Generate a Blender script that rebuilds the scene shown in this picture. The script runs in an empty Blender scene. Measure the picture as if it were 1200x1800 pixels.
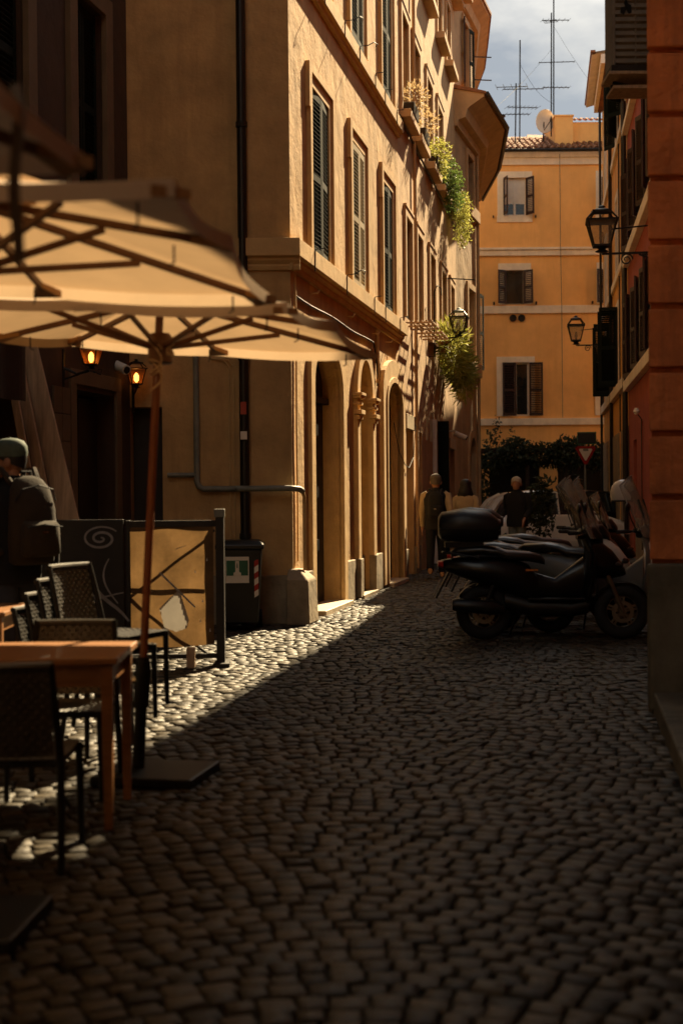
import bpy, bmesh, math, random
import numpy as np
from mathutils import Matrix, Vector, Euler
R = math.radians
rnd = random.Random(7)
sc = bpy.context.scene
C = sc.collection
# ------------------------------------------------------------------ camera, sky, sun, exposure
cd = bpy.data.cameras.new('camera'); cam = bpy.data.objects.new('camera', cd); C.objects.link(cam); sc.camera = cam
cd.sensor_fit = 'VERTICAL'; cd.sensor_height = 36; cd.sensor_width = 24; cd.lens = 50
cd.clip_start = .05; cd.clip_end = 2000
pit, rol = -math.atan(30/2500), R(.5)
fw = Vector((0, math.cos(pit), math.sin(pit))); u0 = Vector((0, -math.sin(pit), math.cos(pit))); r0 = Vector((1, 0, 0))
rr = r0*math.cos(rol)-u0*math.sin(rol); uu = u0*math.cos(rol)+r0*math.sin(rol)
cam.matrix_world = Matrix(((rr.x, uu.x, -fw.x, 0), (rr.y, uu.y, -fw.y, 0), (rr.z, uu.z, -fw.z, 1.45), (0, 0, 0, 1)))
cd.dof.use_dof = True; cd.dof.focus_distance = 21; cd.dof.aperture_fstop = 2.2
SUN_EL, SUN_AZ = R(38), R(23)
w = bpy.data.worlds.new('World'); sc.world = w; w.use_nodes = True
nt = w.node_tree; N = nt.nodes; LK = nt.links; N.clear()
out = N.new('ShaderNodeOutputWorld'); bg = N.new('ShaderNodeBackground'); sky = N.new('ShaderNodeTexSky')
sky.sky_type = 'NISHITA'; sky.sun_disc = False; sky.sun_elevation = SUN_EL; sky.sun_rotation = SUN_AZ
sky.dust_density = .8; sky.ozone_density = 2.0
bg.inputs['Strength'].default_value = .06
tc = N.new('ShaderNodeTexCoord'); sp = N.new('ShaderNodeSeparateXYZ'); LK.new(tc.outputs['Generated'], sp.inputs[0])
ad = N.new('ShaderNodeMath'); ad.operation = 'MAXIMUM'; LK.new(sp.outputs['Z'], ad.inputs[0]); ad.inputs[1].default_value = 0
ad2 = N.new('ShaderNodeMath'); ad2.operation = 'ADD'; LK.new(ad.outputs[0], ad2.inputs[0]); ad2.inputs[1].default_value = .22
dv = N.new('ShaderNodeVectorMath'); dv.operation = 'DIVIDE'; LK.new(tc.outputs['Generated'], dv.inputs[0])
cb = N.new('ShaderNodeCombineXYZ')
for i in range(3): LK.new(ad2.outputs[0], cb.inputs[i])
LK.new(cb.outputs[0], dv.inputs[1])
mp = N.new('ShaderNodeMapping'); LK.new(dv.outputs[0], mp.inputs['Vector']); mp.inputs['Location'].default_value = (5, 7, 1)
cn = N.new('ShaderNodeTexNoise'); cn.inputs['Scale'].default_value = 1.25; cn.inputs['Detail'].default_value = 7; cn.inputs['Roughness'].default_value = .55
LK.new(mp.outputs[0], cn.inputs['Vector'])
cr = N.new('ShaderNodeValToRGB'); cr.color_ramp.elements[0].position = .41; cr.color_ramp.elements[1].position = .62
LK.new(cn.outputs['Fac'], cr.inputs[0])
cn2 = N.new('ShaderNodeTexNoise'); cn2.inputs['Scale'].default_value = 2.6; cn2.inputs['Detail'].default_value = 6; LK.new(mp.outputs[0], cn2.inputs['Vector'])
ccr = N.new('ShaderNodeValToRGB'); ccr.color_ramp.elements[0].position = .36; ccr.color_ramp.elements[1].position = .7
ccr.color_ramp.elements[0].color = (4.4, 4.3, 3.9, 1); ccr.color_ramp.elements[1].color = (9.0, 8.4, 7.2, 1)
LK.new(cn2.outputs['Fac'], ccr.inputs[0])
hs = N.new('ShaderNodeHueSaturation'); hs.inputs['Saturation'].default_value = .55; hs.inputs['Value'].default_value = .29; LK.new(sky.outputs[0], hs.inputs['Color']); hs.inputs['Hue'].default_value = .485
mx = N.new('ShaderNodeMixRGB'); LK.new(cr.outputs[0], mx.inputs[0]); LK.new(hs.outputs[0], mx.inputs[1]); LK.new(ccr.outputs[0], mx.inputs[2])
# cloudy sky: the zenith is about three times as bright as the horizon (CIE)
cz = N.new('ShaderNodeMapRange'); LK.new(sp.outputs['Z'], cz.inputs[0]); cz.inputs[3].default_value = .64; cz.inputs[4].default_value = 1.5
cm_ = N.new('ShaderNodeMixRGB'); cm_.blend_type = 'MULTIPLY'; cm_.inputs[0].default_value = 1; LK.new(mx.outputs[0], cm_.inputs[1]); LK.new(cz.outputs[0], cm_.inputs[2])
LK.new(cm_.outputs[0], bg.inputs['Color']); LK.new(bg.outputs[0], out.inputs[0])
sd = bpy.data.lights.new('sun', 'SUN'); sd.energy = 5.0; sd.angle = R(.53); sd.color = (1, .77, .45)
sun = bpy.data.objects.new('sun', sd); C.objects.link(sun)
SDIR = Vector((math.sin(SUN_AZ)*math.cos(SUN_EL), math.cos(SUN_AZ)*math.cos(SUN_EL), math.sin(SUN_EL)))
sun.rotation_euler = SDIR.to_track_quat('Z', 'Y').to_euler(); sun.location = (8, 20, 30)
vs = sc.view_settings; vs.view_transform = 'Standard'; vs.look = 'None'; vs.exposure = 1.85; vs.gamma = 1; vs.use_curve_mapping = False
sc.render.engine = 'CYCLES'
sc.cycles.max_bounces = 7; sc.cycles.diffuse_bounces = 4; sc.cycles.use_denoising = True; sc.cycles.caustics_reflective = False; sc.cycles.caustics_refractive = False
sc.cycles.sample_clamp_indirect = 4

# ------------------------------------------------------------------ materials
def mat(name, col, rough=.8, var=.22, scale=3., bump=0., bscale=30., low=0., lscale=3., metal=0., spec=.4, streak=0., scol=None, trans=0., alpha=1., emit=None, coat=0., map3=None):
    m = bpy.data.materials.new(name); m.use_nodes = True
    n = m.node_tree.nodes; l = m.node_tree.links; b = n['Principled BSDF']
    b.inputs['Roughness'].default_value = rough; b.inputs['Metallic'].default_value = metal; b.inputs['Specular IOR Level'].default_value = spec
    b.inputs['Coat Weight'].default_value = coat; b.inputs['Alpha'].default_value = alpha
    t = n.new('ShaderNodeTexCoord'); src = t.outputs['Object']
    if map3:
        mpn = n.new('ShaderNodeMapping'); mpn.inputs['Scale'].default_value = map3; l.new(src, mpn.inputs['Vector']); src = mpn.outputs[0]
    nz = n.new('ShaderNodeTexNoise'); nz.inputs['Scale'].default_value = scale; nz.inputs['Detail'].default_value = 7; nz.inputs['Roughness'].default_value = .62
    l.new(src, nz.inputs['Vector'])
    rp = n.new('ShaderNodeValToRGB'); rp.color_ramp.elements[0].position = .3; rp.color_ramp.elements[1].position = .7
    rp.color_ramp.elements[0].color = tuple(c*(1-var) for c in col)+(1,); rp.color_ramp.elements[1].color = tuple(min(1, c*(1+var*.7)) for c in col)+(1,)
    l.new(nz.outputs['Fac'], rp.inputs[0]); colo = rp.outputs[0]
    if streak:
        mp2 = n.new('ShaderNodeMapping'); mp2.inputs['Scale'].default_value = (2.2, 2.2, .28); l.new(t.outputs['Object'], mp2.inputs['Vector'])
        n2 = n.new('ShaderNodeTexNoise'); n2.inputs['Scale'].default_value = 1.6; n2.inputs['Detail'].default_value = 8; n2.inputs['Roughness'].default_value = .68; l.new(mp2.outputs[0], n2.inputs['Vector'])
        r2 = n.new('ShaderNodeValToRGB'); r2.color_ramp.elements[0].position = .5; r2.color_ramp.elements[1].position = .74
        r2.color_ramp.elements[1].color = (streak,)*3+(1,)
        l.new(n2.outputs['Fac'], r2.inputs[0])
        mm = n.new('ShaderNodeMixRGB'); l.new(r2.outputs[0], mm.inputs[0]); l.new(colo, mm.inputs[1]); mm.inputs[2].default_value = tuple(scol or [c*.45 for c in col])+(1,); colo = mm.outputs[0]
    l.new(colo, b.inputs['Base Color'])
    last = None
    if low:
        n3 = n.new('ShaderNodeTexNoise'); n3.inputs['Scale'].default_value = lscale; n3.inputs['Detail'].default_value = 4; l.new(src, n3.inputs['Vector'])
        b1 = n.new('ShaderNodeBump'); b1.inputs['Distance'].default_value = low; b1.inputs['Strength'].default_value = 1; l.new(n3.outputs['Fac'], b1.inputs['Height']); last = b1
    if bump:
        n4 = n.new('ShaderNodeTexNoise'); n4.inputs['Scale'].default_value = bscale; n4.inputs['Detail'].default_value = 6; l.new(src, n4.inputs['Vector'])
        b2 = n.new('ShaderNodeBump'); b2.inputs['Distance'].default_value = bump; b2.inputs['Strength'].default_value = 1; l.new(n4.outputs['Fac'], b2.inputs['Height'])
        if last: l.new(last.outputs[0], b2.inputs['Normal'])
        last = b2
    if last: l.new(last.outputs[0], b.inputs['Normal'])
    if emit:
        b.inputs['Emission Color'].default_value = tuple(emit[:3])+(1,); b.inputs['Emission Strength'].default_value = emit[3]
    if trans:
        o = n['Material Output']; tr = n.new('ShaderNodeBsdfTranslucent'); l.new(colo, tr.inputs[0]); ms = n.new('ShaderNodeMixShader'); ms.inputs[0].default_value = trans
        l.new(b.outputs[0], ms.inputs[1]); l.new(tr.outputs[0], ms.inputs[2]); l.new(ms.outputs[0], o.inputs[0])
    return m
def glassy(name, col, tr, rough=.08):
    m = bpy.data.materials.new(name); m.use_nodes = True; n = m.node_tree.nodes; l = m.node_tree.links
    b = n['Principled BSDF']; b.inputs['Base Color'].default_value = tuple(col)+(1,); b.inputs['Roughness'].default_value = rough
    t = n.new('ShaderNodeBsdfTransparent'); t.inputs[0].default_value = (tr, tr, tr*.97, 1); ms = n.new('ShaderNodeMixShader'); ms.inputs[0].default_value = tr
    nz = n.new('ShaderNodeTexNoise'); nz.inputs['Scale'].default_value = 9; rp = n.new('ShaderNodeMapRange'); rp.inputs[3].default_value = tr-.12; rp.inputs[4].default_value = min(.95, tr+.1)
    l.new(nz.outputs['Fac'], rp.inputs[0]); l.new(rp.outputs[0], ms.inputs[0])
    l.new(b.outputs[0], ms.inputs[1]); l.new(t.outputs[0], ms.inputs[2]); l.new(ms.outputs[0], n['Material Output'].inputs[0])
    return m
M = {}
M['plasterA'] = mat('plaster_ochre', (.52, .325, .135), .85, .26, 2.2, .006, 26, .032, 2.4, streak=.55, scol=(.27, .15, .06))
M['plasterB'] = mat('plaster_rose', (.52, .33, .165), .85, .22, 2.0, .005, 30, .03, 2.0, streak=.5, scol=(.30, .19, .10))
M['plasterC'] = mat('plaster_sand', (.46, .31, .17), .88, .3, 1.6, .006, 24, .04, 2.0, streak=.7, scol=(.26, .19, .11))
M['trimA'] = mat('trim_ochre', (.58, .38, .165), .8, .16, 3, .003, 40, .01, 4, streak=.35, scol=(.33, .19, .08))
M['trimB'] = mat('trim_rose', (.55, .36, .19), .8, .16, 3, .003, 40, .01, 4, streak=.35)
M['marble'] = mat('marble', (.52, .42, .29), .55, .25, 5, .003, 30, streak=.4)
M['travertine'] = mat('travertine', (.30, .235, .15), .8, .35, 4, .006, 26, .012, 6, streak=.5)
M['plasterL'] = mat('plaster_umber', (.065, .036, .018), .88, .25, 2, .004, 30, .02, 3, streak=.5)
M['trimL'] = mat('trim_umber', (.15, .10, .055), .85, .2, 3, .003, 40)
M['orangeF'] = mat('plaster_orange', (.93, .52, .18), .85, .16, .9, .005, 30, .012, 2, streak=.6, scol=(.74, .40, .12))
M['trimF'] = mat('trim_cream', (.86, .77, .62), .8, .14, 3, .003, 40, streak=.3)
M['yellowY'] = mat('plaster_yellow', (.74, .39, .11), .88, .25, 1.6, .006, 25, .02, 2, streak=.6)
M['redR'] = mat('plaster_red', (.36, .08, .048), .85, .2, 1.6, .005, 25, .02, 2, streak=.4)
M['rustic'] = mat('plaster_brick_red', (.62, .21, .07), .85, .55, 1.1, .012, 16, .03, 4, streak=.9, scol=(.20, .085, .04))
M['stoneN'] = mat('grey_stone', (.13, .12, .085), .8, .6, 1.8, .008, 20, .01, 4, streak=.5)
M['green'] = mat('shutter_green', (.007, .011, .006), .75, .3, 8, .001, 60, spec=.15)
M['brown'] = mat('shutter_brown', (.035, .014, .009), .5, .3, 8, .001, 60)
M['beige'] = mat('beige_door_lit_shutter', (.42, .36, .25), .6, .2, 8, .001, 60)
M['dark'] = mat('dark_interior', (.006, .005, .004), .9, .2)
M['void'] = mat('dark_wood', (.02, .012, .007), .6, .3, 6, .002, 40)
M['metal'] = mat('black_iron', (.012, .011, .01), .45, .3, 20, .001, 80, metal=.4)
M['steel'] = mat('steel', (.22, .2, .17), .4, .2, 10, metal=1.)
M['pipe'] = mat('grey_pipe', (.20, .20, .165), .55, .25, 8, .001, 40)
M['copper'] = mat('drain_black', (.014, .011, .008), .4, .3, 6)
M['wood'] = mat('pole_wood', (.20, .062, .02), .45, .3, 6, .001, 60, map3=(8, 8, .8), coat=.2)
M['ribwood'] = mat('rib_wood', (.15, .06, .02), .5, .3, 8, .001, 60)
M['canvas'] = mat('canvas', (.50, .335, .19), .85, .08, 5, .004, 9, trans=.28)
M['hem'] = mat('canvas_hem', (.62, .46, .3), .85, .08, 5, .002, 20, trans=.3)
M['table'] = mat('table_wood', (.31, .14, .052), .38, .25, 4, .001, 60, map3=(1.2, 10, 10), coat=.15)
M['wicker'] = mat('wicker_grey', (.055, .05, .042), .38, .2, 10, spec=.6)
M['black'] = mat('black_plastic', (.008, .008, .008), .4, .3, 10)
M['rubber'] = mat('rubber', (.01, .01, .01), .8, .2, 10)
M['paint_black'] = mat('paint_black', (.004, .004, .004), .3, .1, 5, coat=.15, spec=.25)
M['paint_white'] = mat('paint_white', (.62, .56, .47), .3, .1, 5, coat=.4)
M['paint_grey'] = mat('paint_grey', (.14, .14, .13), .3, .1, 5, coat=.4)
M['seat'] = mat('seat_vinyl', (.014, .013, .012), .33, .15, 12, .001, 90, spec=.6)
M['chrome'] = mat('chrome', (.7, .66, .6), .15, .05, metal=1.)
M['screen'] = glassy('windscreen', (.62, .52, .38), .78, .12)
M['glass'] = mat('window_glass', (.02, .024, .024), .08, .1, 2, spec=.8)
M['lampglass'] = glassy('lantern_glass', (.45, .40, .33), .80, .2)
M['amber'] = glassy('amber_glass', (.5, .2, .05), .5, .3)
M['bulb'] = mat('bulb', (1, .5, .1), .5, emit=(1, .36, .06, 6))
M['red'] = mat('red_plastic', (.35, .015, .01), .3, .1)
M['orange'] = mat('orange_plastic', (.55, .2, .04), .3, .1)
M['white'] = mat('white_paint', (.72, .68, .6), .55, .1, 5)
M['signwhite'] = mat('sign_white', (.75, .68, .58), .5, .05)
M['signgreen'] = mat('sign_green', (.03, .12, .06), .6, .2)
M['tarp'] = mat('tarpaulin', (.17, .098, .04), .8, .5, 3, .02, 5, streak=.7, scol=(.10, .055, .02), trans=.36)
M['patch'] = mat('tarp_patch', (.40, .36, .30), .8, .2, trans=.2)
M['frame'] = mat('board_black', (.014, .011, .009), .55, .3, 10, .002, 30)
M['spray'] = mat('spray_paint', (.28, .26, .25), .7, .25, 20)
M['plank'] = mat('old_plank', (.48, .34, .22), .75, .35, 3, .004, 40, map3=(9, 9, .7))
M['tile'] = mat('roof_tile', (.30, .13, .06), .85, .4, 5, .006, 30)
M['concrete'] = mat('concrete', (.22, .19, .15), .9, .3, 4, .006, 30)
M['skin'] = mat('skin', (.30, .145, .08), .6, .08, 20)
M['grey_hair'] = mat('grey_hair', (.10, .08, .06), .85, .4, 40, .004, 90)
M['white_hair'] = mat('white_hair', (.38, .34, .28), .85, .3, 40, .004, 90)
M['black_hair'] = mat('black_hair', (.008, .006, .005), .5, .3, 40, .004, 90)
M['navy'] = mat('cloth_navy', (.004, .004, .005), .9, .2, 30, .003, 40, .01, 8)
M['charcoal'] = mat('cloth_charcoal', (.010, .009, .008), .9, .2, 30, .003, 40, .01, 8)
M['denim'] = mat('denim', (.025, .03, .045), .9, .2, 30, .003, 40)
M['greyjean'] = mat('cloth_grey', (.12, .13, .12), .9, .2, 30, .003, 40)
M['cream'] = mat('cloth_cream', (.36, .27, .15), .9, .12, 10, .003, 40, .012, 9)
M['olive'] = mat('cloth_olive', (.026, .018, .010), .95, .2, 20, .002, 60)
M['capc'] = mat('cap_green', (.06, .085, .065), .8, .2, 20, .001, 60)
M['tan'] = mat('tan_leather', (.36, .18, .06), .6, .2, 10)
def leafm(name, a, tr=.4): return mat(name, a, .55, .55, 7, trans=tr)
M['leaf'] = leafm('leaf_green', (.12, .18, .04)); M['leafy'] = leafm('leaf_yellow', (.38, .38, .09), .5); M['leafdry'] = leafm('leaf_dry', (.52, .38, .2), .45)
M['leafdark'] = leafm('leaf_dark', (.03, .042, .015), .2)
M['cobble'] = mat('basalt', (.043, .034, .0215), .55, .4, 7, .004, 55, .006, 14, spec=.22, streak=.55, scol=(.022, .017, .011))
M['joint'] = mat('joint_dirt', (.028, .022, .015), .9, .4, 9, .006, 40)
M['carwhite'] = mat('car_white', (.68, .65, .58), .25, .03, 2, coat=.6)

# ------------------------------------------------------------------ mesh helpers
class MB:
    def __init__(s): s.v = []; s.f = []; s.x = None
    def add(s, vs, fs):
        k = len(s.v)
        if s.x is not None: vs = [tuple(s.x @ Vector(v)) for v in vs]
        s.v += [tuple(v) for v in vs]; s.f += [tuple(k+i for i in f) for f in fs]; return s
    def box(s, x0, x1, y0, y1, z0, z1):
        return s.add([(x0, y0, z0), (x1, y0, z0), (x1, y1, z0), (x0, y1, z0), (x0, y0, z1), (x1, y0, z1), (x1, y1, z1), (x0, y1, z1)],
                     [(0, 3, 2, 1), (4, 5, 6, 7), (0, 1, 5, 4), (1, 2, 6, 5), (2, 3, 7, 6), (3, 0, 4, 7)])
    def beam(s, p, q, a, b, up=(0, 0, 1)):
        p, q = Vector(p), Vector(q); d = (q-p).normalized(); up = Vector(up)
        if abs(d.dot(up)) > .98: up = Vector((0, 1, 0))
        sx = d.cross(up).normalized(); sz = sx.cross(d).normalized(); vs = []
        for o in (p, q):
            for i, j in ((-1, -1), (1, -1), (1, 1), (-1, 1)): vs.append(o+sx*(i*a/2)+sz*(j*b/2))
        return s.add(vs, [(0, 1, 2, 3), (7, 6, 5, 4), (0, 4, 5, 1), (1, 5, 6, 2), (2, 6, 7, 3), (3, 7, 4, 0)])
    def tube(s, pts, r, n=8, cap=True):
        pts = [Vector(p) for p in pts]; rs = r if isinstance(r, (list, tuple)) else [r]*len(pts); rings = []
        prev = None
        for i, p in enumerate(pts):
            d = (pts[min(i+1, len(pts)-1)]-pts[max(i-1, 0)])
            d = d.normalized() if d.length > 1e-9 else Vector((0, 0, 1))
            if prev is None:
                a = Vector((0, 0, 1)) if abs(d.z) < .9 else Vector((1, 0, 0)); e = d.cross(a).normalized()
            else: e = (prev-d*prev.dot(d)).normalized()
            prev = e; g = d.cross(e)
            rings.append([p+(e*math.cos(2*math.pi*k/n)+g*math.sin(2*math.pi*k/n))*rs[i] for k in range(n)])
        return s.loft(rings, cap)
    def loft(s, rings, cap=True, closed=True):
        n = len(rings[0]); vs = [v for r in rings for v in r]; fs = []
        for i in range(len(rings)-1):
            for k in range(n if closed else n-1):
                a, b = i*n+k, i*n+(k+1) % n; fs.append((a, b, b+n, a+n))
        if cap: fs += [tuple(range(n-1, -1, -1)), tuple((len(rings)-1)*n+k for k in range(n))]
        return s.add(vs, fs)
    def lathe(s, prof, n=14, c=(0, 0, 0), axis='z', cap=True):
        rings = []
        for r, h in prof:
            ring = []
            for k in range(n):
                a = 2*math.pi*k/n; x, y = r*math.cos(a), r*math.sin(a)
                ring.append({'z': (c[0]+x, c[1]+y, c[2]+h), 'y': (c[0]+x, c[1]+h, c[2]-y), 'x': (c[0]+h, c[1]+x, c[2]+y)}[axis])
            rings.append(ring)
        return s.loft(rings, cap)
    def ell(s, c, rx, ry, rz, n=12, m=8):
        return s.add(*ellv(c, rx, ry, rz, n, m))
    def torus(s, c, Rr, r, axis='y', n=20, m=8, a0=0, a1=2*math.pi):
        full = abs(a1-a0-2*math.pi) < 1e-6; rings = []
        for i in range(n+(0 if full else 1)):
            a = a0+(a1-a0)*i/n; ring = []
            for k in range(m):
                b = 2*math.pi*k/m; q = Rr+r*math.cos(b); h = r*math.sin(b); x, y = q*math.cos(a), q*math.sin(a)
                ring.append({'z': (c[0]+x, c[1]+y, c[2]+h), 'y': (c[0]+x, c[1]+h, c[2]+y), 'x': (c[0]+h, c[1]+x, c[2]+y)}[axis])
            rings.append(ring)
        if full: rings.append(rings[0]); return s.loft(rings, False)
        return s.loft(rings, True)
    def sheet(s, fn, nu, nv):
        vs = [fn(i/nu, j/nv) for j in range(nv+1) for i in range(nu+1)]
        return s.add(vs, [(j*(nu+1)+i, j*(nu+1)+i+1, (j+1)*(nu+1)+i+1, (j+1)*(nu+1)+i) for j in range(nv) for i in range(nu)])
    def prism(s, pts, y0, y1, ax='xz'):
        n = len(pts)
        def mk(p, h): return (p[0], h, p[1]) if ax == 'xz' else ((p[0], p[1], h) if ax == 'xy' else (h, p[0], p[1]))
        return s.add([mk(p, y0) for p in pts]+[mk(p, y1) for p in pts], [tuple(range(n)), tuple(range(2*n-1, n-1, -1))]+[(i, i+n, (i+1) % n+n, (i+1) % n) for i in range(n)])
    def mesh(s, name, m, smooth=0):
        me = bpy.data.meshes.new(name); me.from_pydata(s.v, [], s.f); me.materials.append(m)
        bm = bmesh.new(); bm.from_mesh(me); bmesh.ops.recalc_face_normals(bm, faces=bm.faces); bm.to_mesh(me); bm.free()
        if smooth:
            me.polygons.foreach_set('use_smooth', [True]*len(me.polygons)); me.set_sharp_from_angle(angle=R(smooth))
        me.update(); return me
def ellv(c, rx, ry, rz, n=12, m=8):
    vs = [(c[0], c[1], c[2]-rz)]; fs = []
    for j in range(1, m):
        p = -math.pi/2+math.pi*j/m
        for k in range(n):
            a = 2*math.pi*k/n; vs.append((c[0]+rx*math.cos(p)*math.cos(a), c[1]+ry*math.cos(p)*math.sin(a), c[2]+rz*math.sin(p)))
    vs.append((c[0], c[1], c[2]+rz)); t = len(vs)-1
    for k in range(n):
        fs.append((0, 1+(k+1) % n, 1+k)); fs.append((t, 1+(m-2)*n+k, 1+(m-2)*n+(k+1) % n))
        for j in range(m-2):
            a, b = 1+j*n+k, 1+j*n+(k+1) % n; fs.append((a, b, b+n, a+n))
    return vs, fs
def sring(x, z, hw, hh, n=16, e=2.6, y=0, ax='x', lean=0.):
    """superellipse section across the long axis"""
    r = []
    for k in range(n):
        a = 2*math.pi*k/n; c, s_ = math.cos(a), math.sin(a)
        u = hw*math.copysign(abs(c)**(2/e), c); v = hh*math.copysign(abs(s_)**(2/e), s_)
        r.append({'x': (x+lean*v, y+u, z+v), 'z': (x+u, y+v, z), 'y': (x+u, y+lean*v, z+v)}[ax])
    return r
def bev(o, wd, seg=2):
    b = o.modifiers.new('bevel', 'BEVEL'); b.width = wd; b.segments = seg; b.limit_method = 'ANGLE'; b.angle_limit = R(40); return o
def obj(name, mb, m, parent=None, smooth=0, mtx=None, bevel=0, kind=None):
    me = mb if isinstance(mb, bpy.types.Mesh) else mb.mesh(name, m, smooth)
    o = bpy.data.objects.new(name, me); C.objects.link(o)
    if parent: o.parent = parent
    if mtx is not None: o.matrix_basis = mtx
    if bevel: bev(o, bevel)
    if kind: o['kind'] = kind
    return o
def tag(o, label, cat, group=None):
    o['label'] = label; o['category'] = cat
    if group: o['group'] = group
    return o
def thing(name, label, cat, loc=(0, 0, 0), rz=0., group=None):
    o = bpy.data.objects.new(name, None); C.objects.link(o); o.empty_display_size = .2
    o.matrix_basis = Matrix.Translation(loc) @ Matrix.Rotation(rz, 4, 'Z'); return tag(o, label, cat, group)
def copy_tree(o, parent=None):
    c = o.copy(); C.objects.link(c); c.parent = parent
    for ch in list(o.children): copy_tree(ch, c)
    return c
def place(o, loc, rz, label=None, group=None):
    o.matrix_basis = Matrix.Translation(loc) @ Matrix.Rotation(rz, 4, 'Z')
    if label: o['label'] = label
    if group: o['group'] = group
    return o
def frame(ox, oy, tx, ty):
    return Matrix.Translation((ox, oy, 0)) @ Matrix.Rotation(math.atan2(ty, tx), 4, 'Z')
def building(name, label, ox, oy, tx, ty):
    o = thing(name, label, 'building'); o.matrix_basis = frame(ox, oy, tx, ty); return o
def arc(x0, x1, zs, rise, n=16):
    """points from (x1,zs) over the crown to (x0,zs)"""
    h = (x1-x0)/2; cx = (x0+x1)/2
    return [(cx+h*math.cos(math.pi*i/n), zs+rise*math.sin(math.pi*i/n)) for i in range(n+1)]
def opath(o):
    x0, x1, z0, z1, rise = o[0], o[1], o[2], o[3], o[4]
    if rise: return [(x1, z0)]+arc(x0, x1, z1-rise, rise)+[(x0, z0)]
    return [(x1, z0), (x1, z1), (x0, z1), (x0, z0)]
def facade(mb, L0, L1, z0, z1, ops, y=0.):
    """wall face at y with openings (x0,x1,z0,z1,rise,depth): holes plus reveals"""
    xs = sorted(set([L0, L1]+[o[0] for o in ops]+[o[1] for o in ops])); zs = sorted(set([z0, z1]+[o[2] for o in ops]+[o[3] for o in ops]))
    for i in range(len(xs)-1):
        for j in range(len(zs)-1):
            cx, cz = (xs[i]+xs[i+1])/2, (zs[j]+zs[j+1])/2
            if any(o[0] < cx < o[1] and o[2] < cz < o[3] for o in ops): continue
            mb.add([(xs[i], y, zs[j]), (xs[i+1], y, zs[j]), (xs[i+1], y, zs[j+1]), (xs[i], y, zs[j+1])], [(0, 1, 2, 3)])
    for o in ops:
        p = opath(o); d = o[5]
        if o[4]:
            a = arc(o[0], o[1], o[3]-o[4], o[4]); h = len(a)//2
            for part, cor in ((a[:h+1], (o[1], o[3])), (a[h:], (o[0], o[3]))):
                for i in range(len(part)-1):
                    mb.add([(cor[0], y, cor[1]), (part[i][0], y, part[i][1]), (part[i+1][0], y, part[i+1][1])], [(0, 1, 2)])
        q = p+([p[0]] if o[2] > z0+.001 else [])
        for i in range(len(q)-1):
            mb.add([(q[i][0], y, q[i][1]), (q[i+1][0], y, q[i+1][1]), (q[i+1][0], y+d, q[i+1][1]), (q[i][0], y+d, q[i][1])], [(0, 1, 2, 3)])
    return mb
def shell(mb, L0, L1, z1, deep, back=None):
    mb.add([(L0, 0, 0), (L0, deep, 0), (L0, deep, z1), (L0, 0, z1)], [(0, 1, 2, 3)]); mb.add([(L1, 0, 0), (L1, deep, 0), (L1, deep, z1), (L1, 0, z1)], [(0, 1, 2, 3)])
    mb.add([(L0, deep, 0), (L1, deep, 0), (L1, deep, z1), (L0, deep, z1)], [(0, 1, 2, 3)])
    return mb
def surround(mb, o, wdt, pro, y=0., inner=True, sill=False):
    """moulded band around an opening"""
    x0, x1, z0, z1, rise = o[:5]
    a = opath((x0, x1, z0, z1, rise)); b = opath((x0-wdt, x1+wdt, z0, z1+wdt, rise+wdt*(.35 if rise else 0)))
    for i in range(len(a)-1):
        A, B, D, E = a[i], a[i+1], b[i+1], b[i]
        mb.add([(A[0], y-pro, A[1]), (B[0], y-pro, B[1]), (D[0], y-pro, D[1]), (E[0], y-pro, E[1]), (E[0], y, E[1]), (D[0], y, D[1]), (A[0], y+.02, A[1]), (B[0], y+.02, B[1])],
               [(0, 1, 2, 3), (3, 2, 5, 4), (1, 0, 6, 7)])
    for p, q in ((a[0], b[0]), (a[-1], b[-1])):
        mb.add([(p[0], y-pro, p[1]), (q[0], y-pro, q[1]), (q[0], y, q[1]), (p[0], y, p[1])], [(0, 1, 2, 3)])
    return mb
def panel(o, y, m, name, parent, label=None, n=1):
    p = opath(o); mb = MB(); mb.add([(a[0], y, a[1]) for a in p], [tuple(range(len(p)))])
    return obj(name, mb, m, parent)
_sh = {}
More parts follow.
